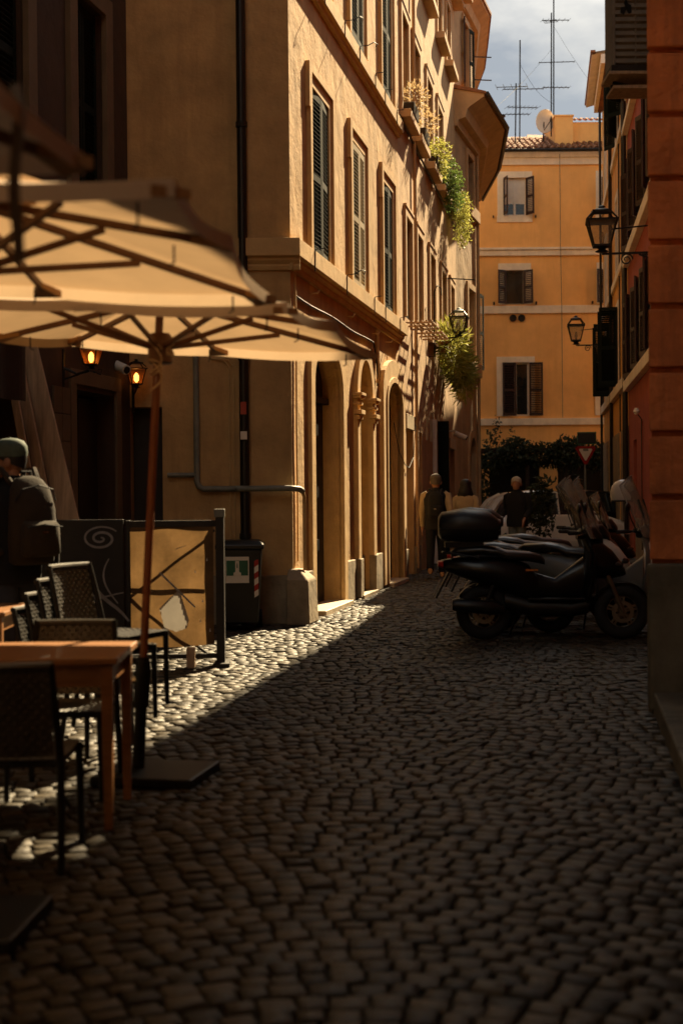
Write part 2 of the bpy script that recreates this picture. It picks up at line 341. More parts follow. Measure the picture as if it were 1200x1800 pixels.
def shutter(parent, x, y, z0, z1, wd, ang, m, slats=False, pitch=.05, right=False):
    key = (round(wd, 3), round(z1-z0, 3), m.name, slats, pitch); h = z1-z0
    if key not in _sh:
        f = MB(); t = .018; st = .06
        f.box(0, st, -t, t, 0, h); f.box(wd-st, wd, -t, t, 0, h); zm = h*.46
        for a, b in ((0, .1), (zm, zm+.08), (h-.08, h)): f.box(st, wd-st, -t+.001, t-.001, a, b)
        rows = []
        for a, b in ((.1, zm), (zm+.08, h-.08)):
            k = int((b-a)/pitch)
            for i in range(k): rows.append(a+(i+.5)*(b-a)/k)
        def sl(mb, z):
            c, s_ = .019, .014
            mb.add([(st-.004, -c, z-s_), (wd-st+.004, -c, z-s_), (wd-st+.004, c, z+s_), (st-.004, c, z+s_), (st-.004, -c, z-s_+.006), (wd-st+.004, -c, z-s_+.006), (wd-st+.004, c, z+s_+.006), (st-.004, c, z+s_+.006)],
                   [(0, 3, 2, 1), (4, 5, 6, 7), (0, 1, 5, 4), (1, 2, 6, 5), (2, 3, 7, 6), (3, 0, 4, 7)])
        sm = None
        if slats:
            q = MB(); sl(q, 0); sm = q.mesh('slat', m)
        else:
            for z in rows: sl(f, z)
        # dark board behind the slats keeps the leaf opaque from any side
        _sh[key] = (f.mesh('shutter', m), sm, rows)
    me, sm, rows = _sh[key]
    o = obj('shutter', me, m, parent, mtx=Matrix.Translation((x, y, z0)) @ Matrix.Rotation(R(180+ang if right else -ang), 4, 'Z'))
    if slats:
        for z in rows: obj('slat', sm, m, o, mtx=Matrix.Translation((0, 0, z)))
    return o
def window(root, x0, x1, z0, z1, fm, gm, fw_=.05, y=.1, mull=True, blind=False):
    """casement: frame, mullion, panes"""
    f = MB(); f.box(x0, x0+fw_, y-.03, y+.03, z0, z1); f.box(x1-fw_, x1, y-.03, y+.03, z0, z1); f.box(x0+fw_, x1-fw_, y-.029, y+.029, z0, z0+fw_); f.box(x0+fw_, x1-fw_, y-.029, y+.029, z1-fw_, z1)
    xc = (x0+x1)/2
    if mull: f.box(xc-.04, xc+.04, y-.035, y+.028, z0+fw_, z1-fw_)
    o = obj('window', f, fm, root)
    spans = ((x0+fw_, xc-.04), (xc+.04, x1-fw_)) if mull else ((x0+fw_, x1-fw_),)
    for a, b in spans:
        obj('pane', MB().box(a, b, y-.004, y+.004, z0+fw_, z1-fw_), gm, o)
        if blind: obj('blind', MB().box(a, b, y-.012, y-.006, z0+fw_+(z1-z0)*.28, z1-fw_), M['white'], o)
    return o
def foliage(name, mb, n, blobs, size, m, parent=None, aspect=.5, droop=.0, seed=1, spiky=False):
    r = np.random.default_rng(seed); vs = []; fs = []
    wts = np.array([b[3]*b[4]*b[5] for b in blobs]); wts = wts/wts.sum()
    for k in range(n):
        b = blobs[r.choice(len(blobs), p=wts)]
        d = r.normal(size=3); d /= np.linalg.norm(d); q = r.uniform(.45, 1.05)
        p = np.array(b[:3])+d*q*np.array(b[3:6])
        if spiky: t = d+r.normal(size=3)*.35+np.array([0, 0, .25])
        else: t = r.normal(size=3)+np.array([0, 0, -droop])
        t /= np.linalg.norm(t); s_ = np.cross(t, r.normal(size=3)); s_ /= np.linalg.norm(s_)
        L = size*r.uniform(.6, 1.3); W = L*aspect; nn = np.cross(t, s_)*L*.12
        i = len(vs); vs += [p, p+t*L*.5+s_*W*.5+nn, p+t*L, p+t*L*.5-s_*W*.5+nn]; fs += [(i, i+1, i+2), (i, i+2, i+3)]
    me = bpy.data.meshes.new(name); me.from_pydata([tuple(map(float, v)) for v in vs], [], fs); me.materials.append(m)
    return obj(name, me, m, parent)
# ------------------------------------------------------------------ ground
g = obj('street', MB().add([(-400, -300, -.03), (400, -300, -.03), (400, 700, -.03), (-400, 700, -.03)], [(0, 1, 2, 3)]), M['joint']); g['kind'] = 'structure'
m = M['cobble']; n = m.node_tree.nodes; l = m.node_tree.links
gi = n.new('ShaderNodeNewGeometry'); oi = n.new('ShaderNodeObjectInfo'); ma = n.new('ShaderNodeMath'); ma.operation = 'ADD'; l.new(gi.outputs['Random Per Island'], ma.inputs[0]); l.new(oi.outputs['Random'], ma.inputs[1])
mf = n.new('ShaderNodeMath'); mf.operation = 'FRACT'; l.new(ma.outputs[0], mf.inputs[0]); mr = n.new('ShaderNodeMapRange'); mr.inputs[3].default_value = .42; mr.inputs[4].default_value = 1.65; l.new(mf.outputs[0], mr.inputs[0])
pb = n['Principled BSDF']; old = pb.inputs['Base Color'].links[0].from_socket; mm = n.new('ShaderNodeMixRGB'); mm.blend_type = 'MULTIPLY'; mm.inputs[0].default_value = 1; l.new(old, mm.inputs[1]); l.new(mr.outputs[0], mm.inputs[2]); l.new(mm.outputs[0], pb.inputs['Base Color'])
rg = np.random.default_rng(5)
def left_x(y):
    if y < 16.05: return -4.4+.2*max(0, y-6)
    if y < 23.95: return -.55+.195*(y-16.05)
    if y < 34.6: return .99+.172*(y-23.95)
    if y < 37.6: return 2.8+.266*(y-34.6)
    return 1.0
def right_x(y): return 2.05+.16*(y-9.4) if y < 9.4 else 2.06+.14*y+.1
per, amp, rowp = 3.6, .30, .106
st = []
for k in range(int((2.2)/rowp), int(50.5/rowp)):
    u = -5.0+rg.uniform(0, .1)
    while u < 8.6:
        sl = -amp*2*math.pi/per*math.sin(2*math.pi*u/per); c = 1/math.sqrt(1+sl*sl)
        ln = rg.uniform(.088, .124); du = ln*c; uc = u+du/2
        v = k*rowp+amp*math.cos(2*math.pi*uc/per)+.05*math.sin(uc*1.7+k*.05)+rg.normal()*.005
        u += du
        if v < 2.5 or v > 50 or abs(uc) > .245*v*1.18+.9 or uc < left_x(v) or uc > right_x(v): continue
        st.append((uc, v, math.atan(sl), ln*.5-.004, rowp*c*.5-.0035, rg.normal()*.0035))
st = np.array(st)
def stone(hx, hy, r):
    j = lambda s: r.normal()*s
    cs = [(-1, -1), (1, -1), (1, 1), (-1, 1)]; vs = []
    base = [(a*hx*(1+j(.05)), b*hy*(1+j(.07))) for a, b in cs]
    for (x, y) in base: vs.append((x, y, -.04))
    for (x, y) in base: vs.append((x, y, -.010+j(.0015)))
    for (x, y) in base: vs.append((x*.86, y*.85, -.001+j(.002)))
    vs.append((j(.006), j(.006), .0015+j(.0015)))
    fs = [(a, (a+1) % 4, (a+1) % 4+4, a+4) for a in range(4)]+[(a+4, (a+1) % 4+4, (a+1) % 4+8, a+8) for a in range(4)]+[(a+8, (a+1) % 4+8, 12) for a in range(4)]
    return vs, fs
infr = (np.abs(st[:, 0]+.005) < .238*st[:, 1]) & (st[:, 1] > 3.82)
hid = (st[:, 0] < -.8) & (st[:, 1] > 5.2)
order = np.argsort(np.where(infr & ~hid, st[:, 1], 1e9))[:300]; near = set(order.tolist())
varm = []
for i in range(14):
    vs, fs = stone(.053, .050, rg); q = MB(); q.add(vs, fs); varm.append(q.mesh('cobblestone', M['cobble'], 60))
for i in order:
    x, y, a, hx, hy, dz = st[i]
    obj('cobblestone', varm[int(rg.integers(14))], None, g, mtx=Matrix.Translation((x, y, dz)) @ Euler((rg.normal()*.03, rg.normal()*.03, a+math.pi*int(rg.integers(2)))).to_matrix().to_4x4() @ Matrix.Diagonal((hx/.053, hy/.05, 1, 1)))
V = []; F = []
for i in range(len(st)):
    if i in near: continue
    x, y, a, hx, hy, dz = st[i]; vs, fs = stone(hx, hy, rg); ca, sa = math.cos(a), math.sin(a); k = len(V)
    tx, ty = rg.normal()*.03, rg.normal()*.03
    V += [(x+ca*p[0]-sa*p[1], y+sa*p[0]+ca*p[1], dz+p[2]+p[0]*tx+p[1]*ty) for p in vs]; F += [tuple(k+t for t in f) for f in fs]
me = bpy.data.meshes.new('cobblestones'); me.from_pydata(V, [], F); me.materials.append(M['cobble'])
me.polygons.foreach_set('use_smooth', [True]*len(me.polygons)); me.set_sharp_from_angle(angle=R(60))
obj('cobblestones', me, None, g, kind='stuff')
# right-hand kerb in front of the rusticated pier
kb = MB()
for i in range(6):
    y0, y1 = 9.36-i*1.02, 9.36-(i+1)*1.02+.012
    xa, xb = 2.05+.16*(y0-9.4), 2.05+.16*(y1-9.4)
    kb = MB().add([(xa, y0, -.03), (xb, y1, -.03), (xb+.9, y1, -.03), (xa+.9, y0, -.03), (xa, y0, .13), (xb, y1, .13), (xb+.9, y1, .13), (xa+.9, y0, .13)],
       [(0, 3, 2, 1), (4, 5, 6, 7), (0, 1, 5, 4), (1, 2, 6, 5), (2, 3, 7, 6), (3, 0, 4, 7)])
    if i == 0: kerb = obj('kerb', kb, M['stoneN'], bevel=.012); kerb['kind'] = 'structure'
    else: obj('kerbstone', kb, M['stoneN'], kerb, bevel=.012)

# ------------------------------------------------------------------ corner building with the three arches (left)
A = building('corner_building', 'ochre corner building with three arches and moulded cornice in raking sun', -.55, 16.05, .195, 1)
WX = [(1.15, 2.15), (3.78, 4.72), (6.42, 7.35)]
arch = [(1.06, 2.84, .05, 3.34, .55, .24), (3.98, 5.02, .05, 3.38, .52, .18), (6.35, 7.9, .05, 3.25, .38, .19)]
opA = arch+[(a, b, 4.345, 6.36, 0, .12) for a, b in WX]+[(a, b, 7.8, 9.9, 0, .12) for a, b in WX]
HA = 13.0
fa = facade(MB(), 0, 8.06, 0, HA, opA); obj('wall', fa, M['plasterA'], A)
obj('party_wall', MB().add([(8.06, 0, 0), (8.06, 9, 0), (8.06, 9, HA), (8.06, 0, HA)], [(0, 1, 2, 3)]).add([(0, 4, HA), (8.06, 0, HA), (8.06, 9, HA), (-3.2, 9, HA), (0, 0, HA)], [(0, 4, 1, 2, 3)]), M['plasterA'], A)
# return wall facing the camera (own frame)
inv = A.matrix_basis.inverted(); F2 = inv @ frame(-2.37, 16.05, 1, 0)
fb = facade(MB(), 0, 1.82, 0, HA, [(.0, .36, 0, 2.46, 0, .25)]); obj('wall', fb, M['plasterA'], A, mtx=F2)
panel((.0, .36, 0, 2.46, 0), .24, M['void'], 'door', A).matrix_basis = F2
def molding(mb, x0, x1, prof, y=0., ends=True):
    """horizontal run of a profile [(out, z)...]"""
    n = len(prof); vs = [(x0, y-p[0], p[1]) for p in prof]+[(x1, y-p[0], p[1]) for p in prof]
    mb.add(vs, [(i, i+1, n+i+1, n+i) for i in range(n-1)]+[tuple(range(n-1, -1, -1)), tuple(range(n, 2*n))]); return mb
pc = [(0, 3.98), (.03, 3.985), (.045, 4.03), (.04, 4.05), (.075, 4.09), (.075, 4.12), (.125, 4.135), (.125, 4.33), (0, 4.345)]
ob = molding(MB(), -.05, 8.2, pc); obj('cornice', ob, M['trimA'], A, bevel=.004)
ob = molding(MB(), 1.24, 1.93, pc); obj('cornice', ob, M['trimA'], A, mtx=F2, bevel=.004)
pu = [(0, 7.44), (.05, 7.45), (.06, 7.5), (.1, 7.52), (.1, 7.7), (0, 7.72)]
obj('string_course', molding(MB(), -.1, 8.1, pu), M['trimA'], A, bevel=.004)
# plinths
pl = MB()
for a, b in ((-.03, .84), (3.06, 3.62), (5.3, 5.9), (8.16, 8.3)): pl.box(a, b, -.05, .02, 0, .56)
obj('plinth', pl, M['travertine'], A, bevel=.012)
obj('plinth', MB().box(.36, 1.85, -.05, .02, 0, .55), M['travertine'], A, mtx=F2, bevel=.012)
# bumper stone on the corner
bs = MB(); bs.loft([[(-.17, -.22, 0), (.34, -.22, 0), (.34, .05, 0), (-.17, .05, 0)], [(-.15, -.2, .50), (.32, -.2, .50), (.32, .05, .50), (-.15, .05, .50)], [(-.05, -.08, .62), (.2, -.08, .62), (.2, .05, .62), (-.05, .05, .62)]])
obj('corner_stone', bs, M['travertine'], A, bevel=.02)
# arches
obj('surround', surround(MB(), arch[0], .22, .05), M['trimA'], A, bevel=.006)
obj('surround', surround(MB(), arch[2], .36, .07), M['trimA'], A, bevel=.006)
s3 = surround(MB(), (6.35, 7.9, .05, 3.25, .38), .09, .09); obj('archivolt', s3, M['trimA'], A, bevel=.006)
nb = MB(); x0, x1 = 3.98, 5.02
aa = arc(x0, x1, 2.86, .52, 18); bb = arc(x0-.2, x1+.2, 2.86, .68, 18)
for i in range(18):
    a, b, d, e = aa[i], aa[i+1], bb[i+1], bb[i]
    nb.add([(a[0], -.07, a[1]), (b[0], -.07, b[1]), (d[0], -.07, d[1]), (e[0], -.07, e[1]), (e[0], 0, e[1]), (d[0], 0, d[1]), (a[0], .01, a[1]), (b[0], .01, b[1])], [(0, 1, 2, 3), (3, 2, 5, 4), (1, 0, 6, 7)])
obj('archivolt', nb, M['trimA'], A)
for px in (x0-.2, x1):
    obj('pilaster', MB().box(px, px+.2, -.07, .02, .56, 2.66), M['trimA'], A, bevel=.006)
    cp = MB()
    for a, z0, z1 in ((.0, 2.66, 2.70), (.03, 2.70, 2.74), (.0, 2.74, 2.79), (.05, 2.79, 2.83), (.07, 2.83, 2.87)): cp.box(px-a, px+.2+a, -.07-a, .02, z0, z1)
    for k in range(2): cp.box(px-.02-.03*k, px+.22+.03*k, -.10-.03*k, -.02, 2.50+.07*k, 2.56+.07*k)
    obj('capital', cp, M['trimA'], A, bevel=.005)
obj('plinth', MB().box(x0-.23, x0+.0, -.1, .02, .02, .56), M['travertine'], A, bevel=.01)
obj('plinth', MB().box(x1, x1+.23, -.1, .02, .02, .56), M['travertine'], A, bevel=.01)
obj('niche_panel', MB().box(x0, x1, .11, .17, .05, .95), M['trimA'], A)
obj('niche_plinth', MB().box(x0, x1, .07, .11, .05, .56), M['travertine'], A)
w2 = window(A, x0, x1, .95, 2.86, M['void'], M['glass'], .06, .145); w2.name = 'niche_window'
panel((x0, x1, 2.86, 3.38, .519), .17, M['trimA'], 'tympanum', A)
for o, mm_ in ((arch[0], M['void']), (arch[2], M['void'])): panel(o, o[5]-.003, mm_, 'door_back', A)
# first arch: pale door leaf standing open against the left jamb, dark gap with hinges
dl = MB().box(0, .72, -.025, .025, .06, 2.62)
for z in (.35, 1.3): dl.box(.1, .62, -.032, .032, z, z+.75)
d0 = obj('door', dl, M['beige'], A, mtx=Matrix.Translation((1.1, .19, 0)) @ Matrix.Rotation(R(-3), 4, 'Z'), bevel=.005)
for z in (.75, 1.42, 2.2): obj('hinge', MB().box(.70, .80, -.05, .03, z, z+.14), M['metal'], d0)
obj('transom', MB().box(1.06, 2.84, .15, .23, 2.64, 2.72), M['void'], A)
dd = MB()
for i in range(4): dd.box(6.37+i*.385, 6.37+i*.385+.375, .13, .18, .06, 3.1)
obj('door', dd, M['void'], A, bevel=.006)
for o in arch[::2]: obj('threshold', MB().box(o[0]-.02, o[1]+.02, -.16, .2, -.02, .06), M['marble'], A, bevel=.01)
obj('threshold', MB().box(x0-.1, x1+.1, -.12, .1, -.02, .05), M['marble'], A, bevel=.01)
# windows with moulded frames
for lvl, (z0, z1) in enumerate(((4.345, 6.36), (7.8, 9.9))):
    for i, (a, b) in enumerate(WX):
        f = surround(MB(), (a, b, z0, z1, 0), .14, .028); surround(f, (a-.14, b+.14, z0, z1+.14, 0), .10, .055); f.box(a-.29, a-.24, -.055, .02, z1-.3, z1+.24); f.box(b+.24, b+.29, -.055, .02, z1-.3, z1+.24)
        obj('window_frame', f, M['trimA'], A, bevel=.005)
        mt = M['beige'] if (lvl == 0 and i == 1) else M['green']; y = -.006 if i == 1 else .012; h = (b-a)/2  # middle leaves beige: the sunlight on them is put into the colour
        for rt in (False, True):
            shutter(A, b-.01 if rt else a+.01, y, z0+.02, z1-.02, h-.015, 3 if i != 1 else 1, mt, slats=(lvl == 0), right=rt)
        obj('window_back', MB().box(a, b, .115, .12, z0, z1), M['dark'], A)
# wire hooks over the cornice and the string course
def hook(x, zt, zb, yo, curl):
    pts = [(x-.02, -yo-.004, zb), (x, -yo-.004, zt), (x+.06, -yo-.1, zt+.02)]
    if curl: pts += [(x+.12, -yo-.18, zt+.08), (x+.16, -yo-.22, zt+.06), (x+.15, -yo-.2, zt+.02)]
    obj('hook', MB().tube(pts, .007, 5), M['metal'], A)
for x, c in ((.75, 0), (2.75, 1), (4.9, 0), (5.9, 0), (7.4, 0)): hook(x, 4.34, 4.08, .125, c)
for x, c in ((1.6, 1), (2.9, 1), (4.0, 1), (5.3, 0), (6.2, 0), (7.4, 0)): hook(x, 7.72, 7.5, .1, c)
for i, x in enumerate((1.0, 3.3, 5.4, 6.6)):
    obj('bracket', MB().tube([(x, 0, 3.86), (x, -.1, 3.86), (x+.03, -.12, 3.9)], .012, 6), M['trimA'], A)
cab = [(.2+i*.4, -.02, 3.72-.012*math.sin(i*.9)) for i in range(14)]+[(5.62, -.025, 3.5), (5.66, -.03, 3.25), (5.7, -.02, 3.1)]
obj('cable', MB().tube(cab, .012, 5), M['void'], A)
obj('cable', MB().tube([(.16+.01*math.sin(i), -.02, .7+i*.3) for i in range(12)], .012, 5), M['trimA'], A)
obj('conduit', MB().tube([(5.68, -.03, 3.95), (5.68, -.03, 3.45), (5.7, -.05, 3.3), (5.68, -.03, 3.15)], .03, 6), M['trimA'], A)
wr = [(6.9, -.08, 2.6), (7.3, -.1, 2.15), (7.8, -.12, 1.95), (8.4, -.1, 1.9), (9.1, -.08, 2.1), (9.6, -.05, 2.7)]
obj('cable', MB().tube(wr, .007, 5), M['void'], A)
# pipes on the return wall
obj('drainpipe', MB().tube([(1.29, -.09, .0), (1.29, -.09, 12.9)], .055, 10), M['copper'], A, mtx=F2, smooth=40)
for z in (1.0, 3.0, 5.6, 8.2): obj('pipe_clamp', MB().lathe([(.066, -.03), (.066, .03)], 12, (1.29, -.09, z)), M['copper'], A, mtx=F2)
obj('sticker', MB().box(1.25, 1.325, -.152, -.146, 2.08, 2.17), M['signwhite'], A, mtx=F2)
obj('sticker', MB().box(1.255, 1.32, -.152, -.146, 2.36, 2.5), M['red'], A, mtx=F2)
obj('pipe', MB().tube([(.75, -.05, 3.1), (.75, -.05, 1.62), (.77, -.05, 1.56), (.82, -.05, 1.53), (1.2, -.05, 1.53), (1.2, -.05, 1.53)], .034, 10).tube([(1.2, -.05, 1.53), (1.22, -.16, 1.53), (1.80, -.16, 1.53), (1.90, -.12, 1.52), (1.93, -.03, 1.50)], .034, 10), M['pipe'], A, mtx=F2, smooth=50)
obj('pipe', MB().tube([(1.93, -.03, 1.50), (1.95, .03, 1.44), (1.95, .05, 1.3), (1.95, .06, .6)], .022, 8), M['trimA'], A, mtx=F2, smooth=50)
obj('eaves', MB().box(-.6, 8.0, -.65, .2, HA, HA+.14), M['trimA'], A); obj('eaves', MB().box(.02, 1.2, -.62, .2, HA, HA+.13), M['trimA'], A, mtx=F2)  # unseen eaves added to keep sky light off the return wall
obj('pipe', MB().tube([(.42, -.05, 1.69), (.75, -.05, 1.69)], .026, 8), M['pipe'], A, mtx=F2, smooth=50)
for x in (1.12, 1.17): obj('conduit', MB().tube([(x, -.02, .1), (x, -.02, 2.9), (x-.06, -.02, 2.98), (x-.2, -.02, 3.0)], .012, 6), M['trimA'], A, mtx=F2)

# ------------------------------------------------------------------ second building of the left row
B = building('rose_building', 'rosy plastered building beyond the corner house with flower boxes on its sills', .99, 23.95, .172, 1)
F1 = [(.86, 1.72), (2.56, 3.4), (4.72, 5.7), (7.05, 8.1), (9.05, 10.0)]; Fl2 = [(.5, 1.4), (2.2, 3.15), (4.4, 5.4), (6.5, 7.55)]; Fl3 = [(1.2, 2.1), (4.0, 4.95), (6.6, 7.5), (8.6, 9.5)]
dB = [(.85, 1.9, .0, 2.6, 0, .2), (2.75, 3.3, .0, 2.62, 0, .16), (5.2, 6.15, .0, 3.0, 0, .12), (8.0, 8.6, 0, 2.55, 0, .16), (8.9, 10.1, 0, 2.5, 0, .25)]
opB = dB+[(a, b, 4.55, 6.3, 0, .22) for a, b in F1]+[(a, b, 8.0, 9.75, 0, .22) for a, b in Fl2]+[(a, b, 11.25, 12.7, 0, .2) for a, b in Fl3]
HB = 13.35
obj('wall', facade(MB(), 0, 10.8, 0, HB, opB), M['plasterB'], B)
obj('party_wall', MB().add([(10.8, 0, 0), (10.8, 8, 0), (10.8, 8, HB), (10.8, 0, HB)], [(0, 1, 2, 3)]).add([(0, 0, HB), (10.8, 0, HB), (10.8, 8, HB), (0, 8, HB)], [(0, 1, 2, 3)]).add([(0, 0, HA-.05), (0, 8, HA-.05), (0, 8, HB), (0, 0, HB)], [(0, 1, 2, 3)]), M['plasterB'], B)
obj('eaves', MB().box(-.1, 10.95, -.45, 8, HB, HB+.12).box(-.1, 10.95, -.25, 0, HB-.16, HB), M['trimB'], B)
for i, (a, b, z0, z1) in enumerate([(a, b, 4.55, 6.3) for a, b in F1]+[(a, b, 8.0, 9.75) for a, b in Fl2]+[(a, b, 11.25, 12.7) for a, b in Fl3]):
    obj('window_frame', surround(MB(), (a, b, z0, z1, 0), .14, .045).box(a-.16, b+.16, -.06, .01, z1+.14, z1+.19), M['trimB'], B, bevel=.005)
    if i < 2:
        for rt in (False, True): shutter(B, b-.01 if rt else a+.01, .06, z0+.01, z1-.01, (b-a)/2-.015, 4, M['green'], right=rt)
        obj('window_back', MB().box(a, b, .2, .21, z0, z1), M['dark'], B)
    else:
        window(B, a, b, z0, z1, M['brown'], M['glass'], .06, .17)
    if i >= 5: obj('sill', MB().box(a-.22, b+.22, -.2, .02, z0-.14, z0), M['trimB'], B, bevel=.008)
    elif i > 1: obj('sill', MB().box(a-.16, b+.16, -.09, .02, z0-.07, z0), M['trimB'], B, bevel=.006)
for a, b, z0, z1, r_, d in dB: obj('door', MB().box(a, b, d-.03, d, z0, z1), M['void'], B)
obj('lintel', MB().box(.78, 2.0, -.03, .02, 2.6, 2.86), M['marble'], B, bevel=.008); obj('lintel', MB().box(8.75, 10.2, -.03, .02, 2.5, 2.74), M['marble'], B, bevel=.008)
obj('door_leaf', MB().box(0, .24, -.02, .02, 0, 2.95), M['green'], B, mtx=Matrix.Translation((6.1, -.02, .03)) @ Matrix.Rotation(R(-105), 4, 'Z'))
obj('door_leaf', MB().box(0, .06, -.05, .05, 0, 2.95), M['white'], B, mtx=Matrix.Translation((5.25, -.03, .03)))
for x in (3.9, 4.7): obj('plate', MB().box(x, x+.06, -.05, .01, 2.5, 2.95), M['marble'], B)
obj('string', MB().tube([(.1, -.03, 7.84), (3, -.03, 7.83), (7, -.03, 7.86), (10.6, -.03, 7.84)], .022, 6), M['copper'], B)
obj('downpipe', MB().tube([(2.02, -.05, 13.2), (2.02, -.05, .1)], .03, 8), M['plasterB'], B, smooth=40)
obj('plinth', MB().box(0, .8, -.04, .01, 0, .5).box(1.95, 2.7, -.04, .01, 0, .5), M['travertine'], B, bevel=.01)
rk = MB()
for k in range(5): rk.box(.75, 1.85, -.14-.085*k, -.11-.085*k, 4.44, 4.465)
for x in (.78, 1.3, 1.8): rk.box(x-.015, x+.015, -.5, .02, 4.41, 4.44)
obj('drying_rack', rk, M['plank'], B)
rk = MB()
for k in range(5): rk.box(2.4, 3.55, -.14-.085*k, -.11-.085*k, 4.44, 4.465)
for x in (2.44, 3.0, 3.5): rk.box(x-.015, x+.015, -.5, .02, 4.41, 4.44)
obj('drying_rack', rk, M['plank'], B)
obj('iron_hook', MB().tube([(4.6, -.0, 4.2), (4.6, -.12, 4.2), (4.6, -.12, 5.5), (4.62, -.18, 5.62), (4.64, -.25, 5.56), (4.64, -.26, 5.42)], .014, 6), M['metal'], B)
obj('flag_rod', MB().tube([(8.2, 0, 6.3), (8.25, -.65, 6.25)], .014, 6), M['metal'], B)
# flower boxes: one thing each
def flowerbox(x, z, blobs, n_, size, m_, label, seed, spiky=False, droop=0., wd=.8):
    t = thing('flower_box', label, 'flower box', group=None); t.matrix_basis = B.matrix_basis @ Matrix.Translation((x, -.12, z))
    bx = MB(); bx.loft([[(-wd/2+.03, -.09, 0), (wd/2-.03, -.09, 0), (wd/2-.03, .09, 0), (-wd/2+.03, .09, 0)], [(-wd/2, -.11, .18), (wd/2, -.11, .18), (wd/2, .11, .18), (-wd/2, .11, .18)]])
    obj('box', bx, M['void'], t, bevel=.01)
    foliage('foliage', None, n_, blobs, size, m_, t, .4, droop, seed, spiky)
    return t
flowerbox(.95, 8.0, [(0, -.08, .38, .38, .22, .26)], 260, .07, M['leafdry'], 'flower box of dry straw-coloured blooms nearest the corner building', 1, True)
flowerbox(2.68, 8.0, [(0, -.08, .36, .42, .22, .24)], 280, .07, M['leafdry'], 'flower box of pale dried blooms just above the two on green plants', 2, True)
flowerbox(4.9, 8.0, [(-.1, -.1, .3, .45, .24, .32), (.2, -.1, .1, .3, .2, .25)], 600, .085, M['leafy'], 'flower box with low yellowish green foliage beside the dried blooms', 3)
flowerbox(7.0, 7.98, [(-.4, -.12, .25, .45, .26, .36), (.2, -.15, .15, .45, .26, .38), (-.1, -.18, -.2, .35, .2, .3)], 1400, .085, M['leaf'], 'flower box overflowing with dense dark green bushy leaves', 4, droop=.3)
flowerbox(8.9, 7.9, [(0, -.15, .1, .6, .28, .4), (.2, -.2, -.3, .45, .22, .4), (.1, -.2, -.62, .2, .12, .22)], 1300, .08, M['leafy'], 'flower box with the longest trailing green plant at the far end of the row', 5, droop=.7)
for i, (x, z, sx, sz, n_, lb) in enumerate(((5.95, 4.5, .55, .42, 420, 'spiky light green plant hanging behind the wall lantern'), (6.95, 4.3, .52, .45, 420, 'bushy spiky plant in the middle of the low sill row'), (7.9, 4.1, .5, .4, 380, 'drooping spiky plant at the far end of the low sill row'))):
    t = thing('hanging_planter', lb, 'planter'); t.matrix_basis = B.matrix_basis @ Matrix.Translation((x, -.2, z))
    obj('pot', MB().lathe([(.09, -.1), (.13, .12), (.14, .14)], 12), M['tile'], t, smooth=30)
    obj('bracket', MB().beam((-.02, .2, -.12), (-.02, -.12, -.12), .03, .02), M['metal'], t)
    foliage('foliage', None, n_*2, [(0, -.12, .12, sx, .32, sz), (.1, -.2, -.25, sx*.7, .22, sz*.7)], .2, M['leafy'], t, .13, .2, 20+i, True)
def lantern(name, label, h, wd, glow=False, group=None):
    """four-sided street lantern; origin at the foot of the cage"""
    t = thing(name, label, 'lantern', group=group); a, b = wd*.28, wd*.5; z1 = h*.62
    f = MB()
    for sx in (-1, 1):
        for sy in (-1, 1):
            f.beam((sx*a, sy*a, 0), (sx*b, sy*b, z1), wd*.05, wd*.05); f.beam((sx*b, sy*b, z1+.02), (sx*b*.55, sy*b*.55, h*.86), wd*.05, wd*.05)
    for z, q in ((0, a), (z1, b*1.06), (h*.86, b*.6)): f.box(-q-.01, q+.01, -q-.01, q+.01, z-h*.02, z+h*.025)
    obj('cage', f, M['metal'], t)
    gl = MB()
    for k in range(4):
        c, s_ = [(1, 0), (0, 1), (-1, 0), (0, -1)][k]
        def pt(q, u, z): return (c*q-s_*u, s_*q+c*u, z)
        gl.add([pt(a*.97, -a*.95, .01), pt(a*.97, a*.95, .01), pt(b*.97, b*.95, z1-.01), pt(b*.97, -b*.95, z1-.01)], [(0, 1, 2, 3)])
    obj('glass', gl, M['amber' if glow else 'lampglass'], t)
    obj('roof', MB().lathe([(b*.75, h*.875), (b*.45, h*.93), (b*.3, h*.94), (b*.12, h*.96), (b*.28, h*.985), (b*.1, h*1.02)], 10), M['metal'], t, smooth=30)
    obj('foot', MB().lathe([(a*.5, -h*.16), (a*.9, -h*.14), (a*.4, -h*.08), (a*1.1, -.0)], 8), M['metal'], t, smooth=30)
    if glow: obj('bulb', MB().lathe([(wd*.05, .02), (wd*.14, h*.16), (wd*.15, h*.34), (wd*.05, h*.46)], 8), M['bulb'], t, smooth=40)
    else: obj('bulb', MB().lathe([(wd*.05, .02), (wd*.1, h*.2), (wd*.05, h*.36)], 8), M['lampglass'], t)
    return t
t = lantern('wall_lantern', 'black wall lantern on the sunlit rose facade beside spiky plants', .5, .36); t.matrix_basis = B.matrix_basis @ Matrix.Translation((5.6, -.52, 4.78))
obj('arm', MB().tube([(0, .52, -.12), (0, .1, -.1), (0, 0, -.08)], .018, 6).tube([(0, .52, -.3), (0, .3, -.28), (0, .1, -.12)], .012, 6), M['metal'], t)
t = thing('security_camera', 'small white bullet camera on the rose facade above a doorway', 'camera'); t.matrix_basis = B.matrix_basis @ Matrix.Translation((7.8, -.02, 2.75))
obj('body', MB().tube([(0, -.2, .05), (.02, -.45, -.06)], .06, 10), M['white'], t, smooth=40); obj('lens', MB().tube([(.02, -.45, -.06), (.022, -.47, -.07)], .045, 10), M['black'], t); obj('bracket', MB().tube([(0, .02, .1), (0, -.2, .1), (0, -.25, .06)], .02, 6), M['white'], t)
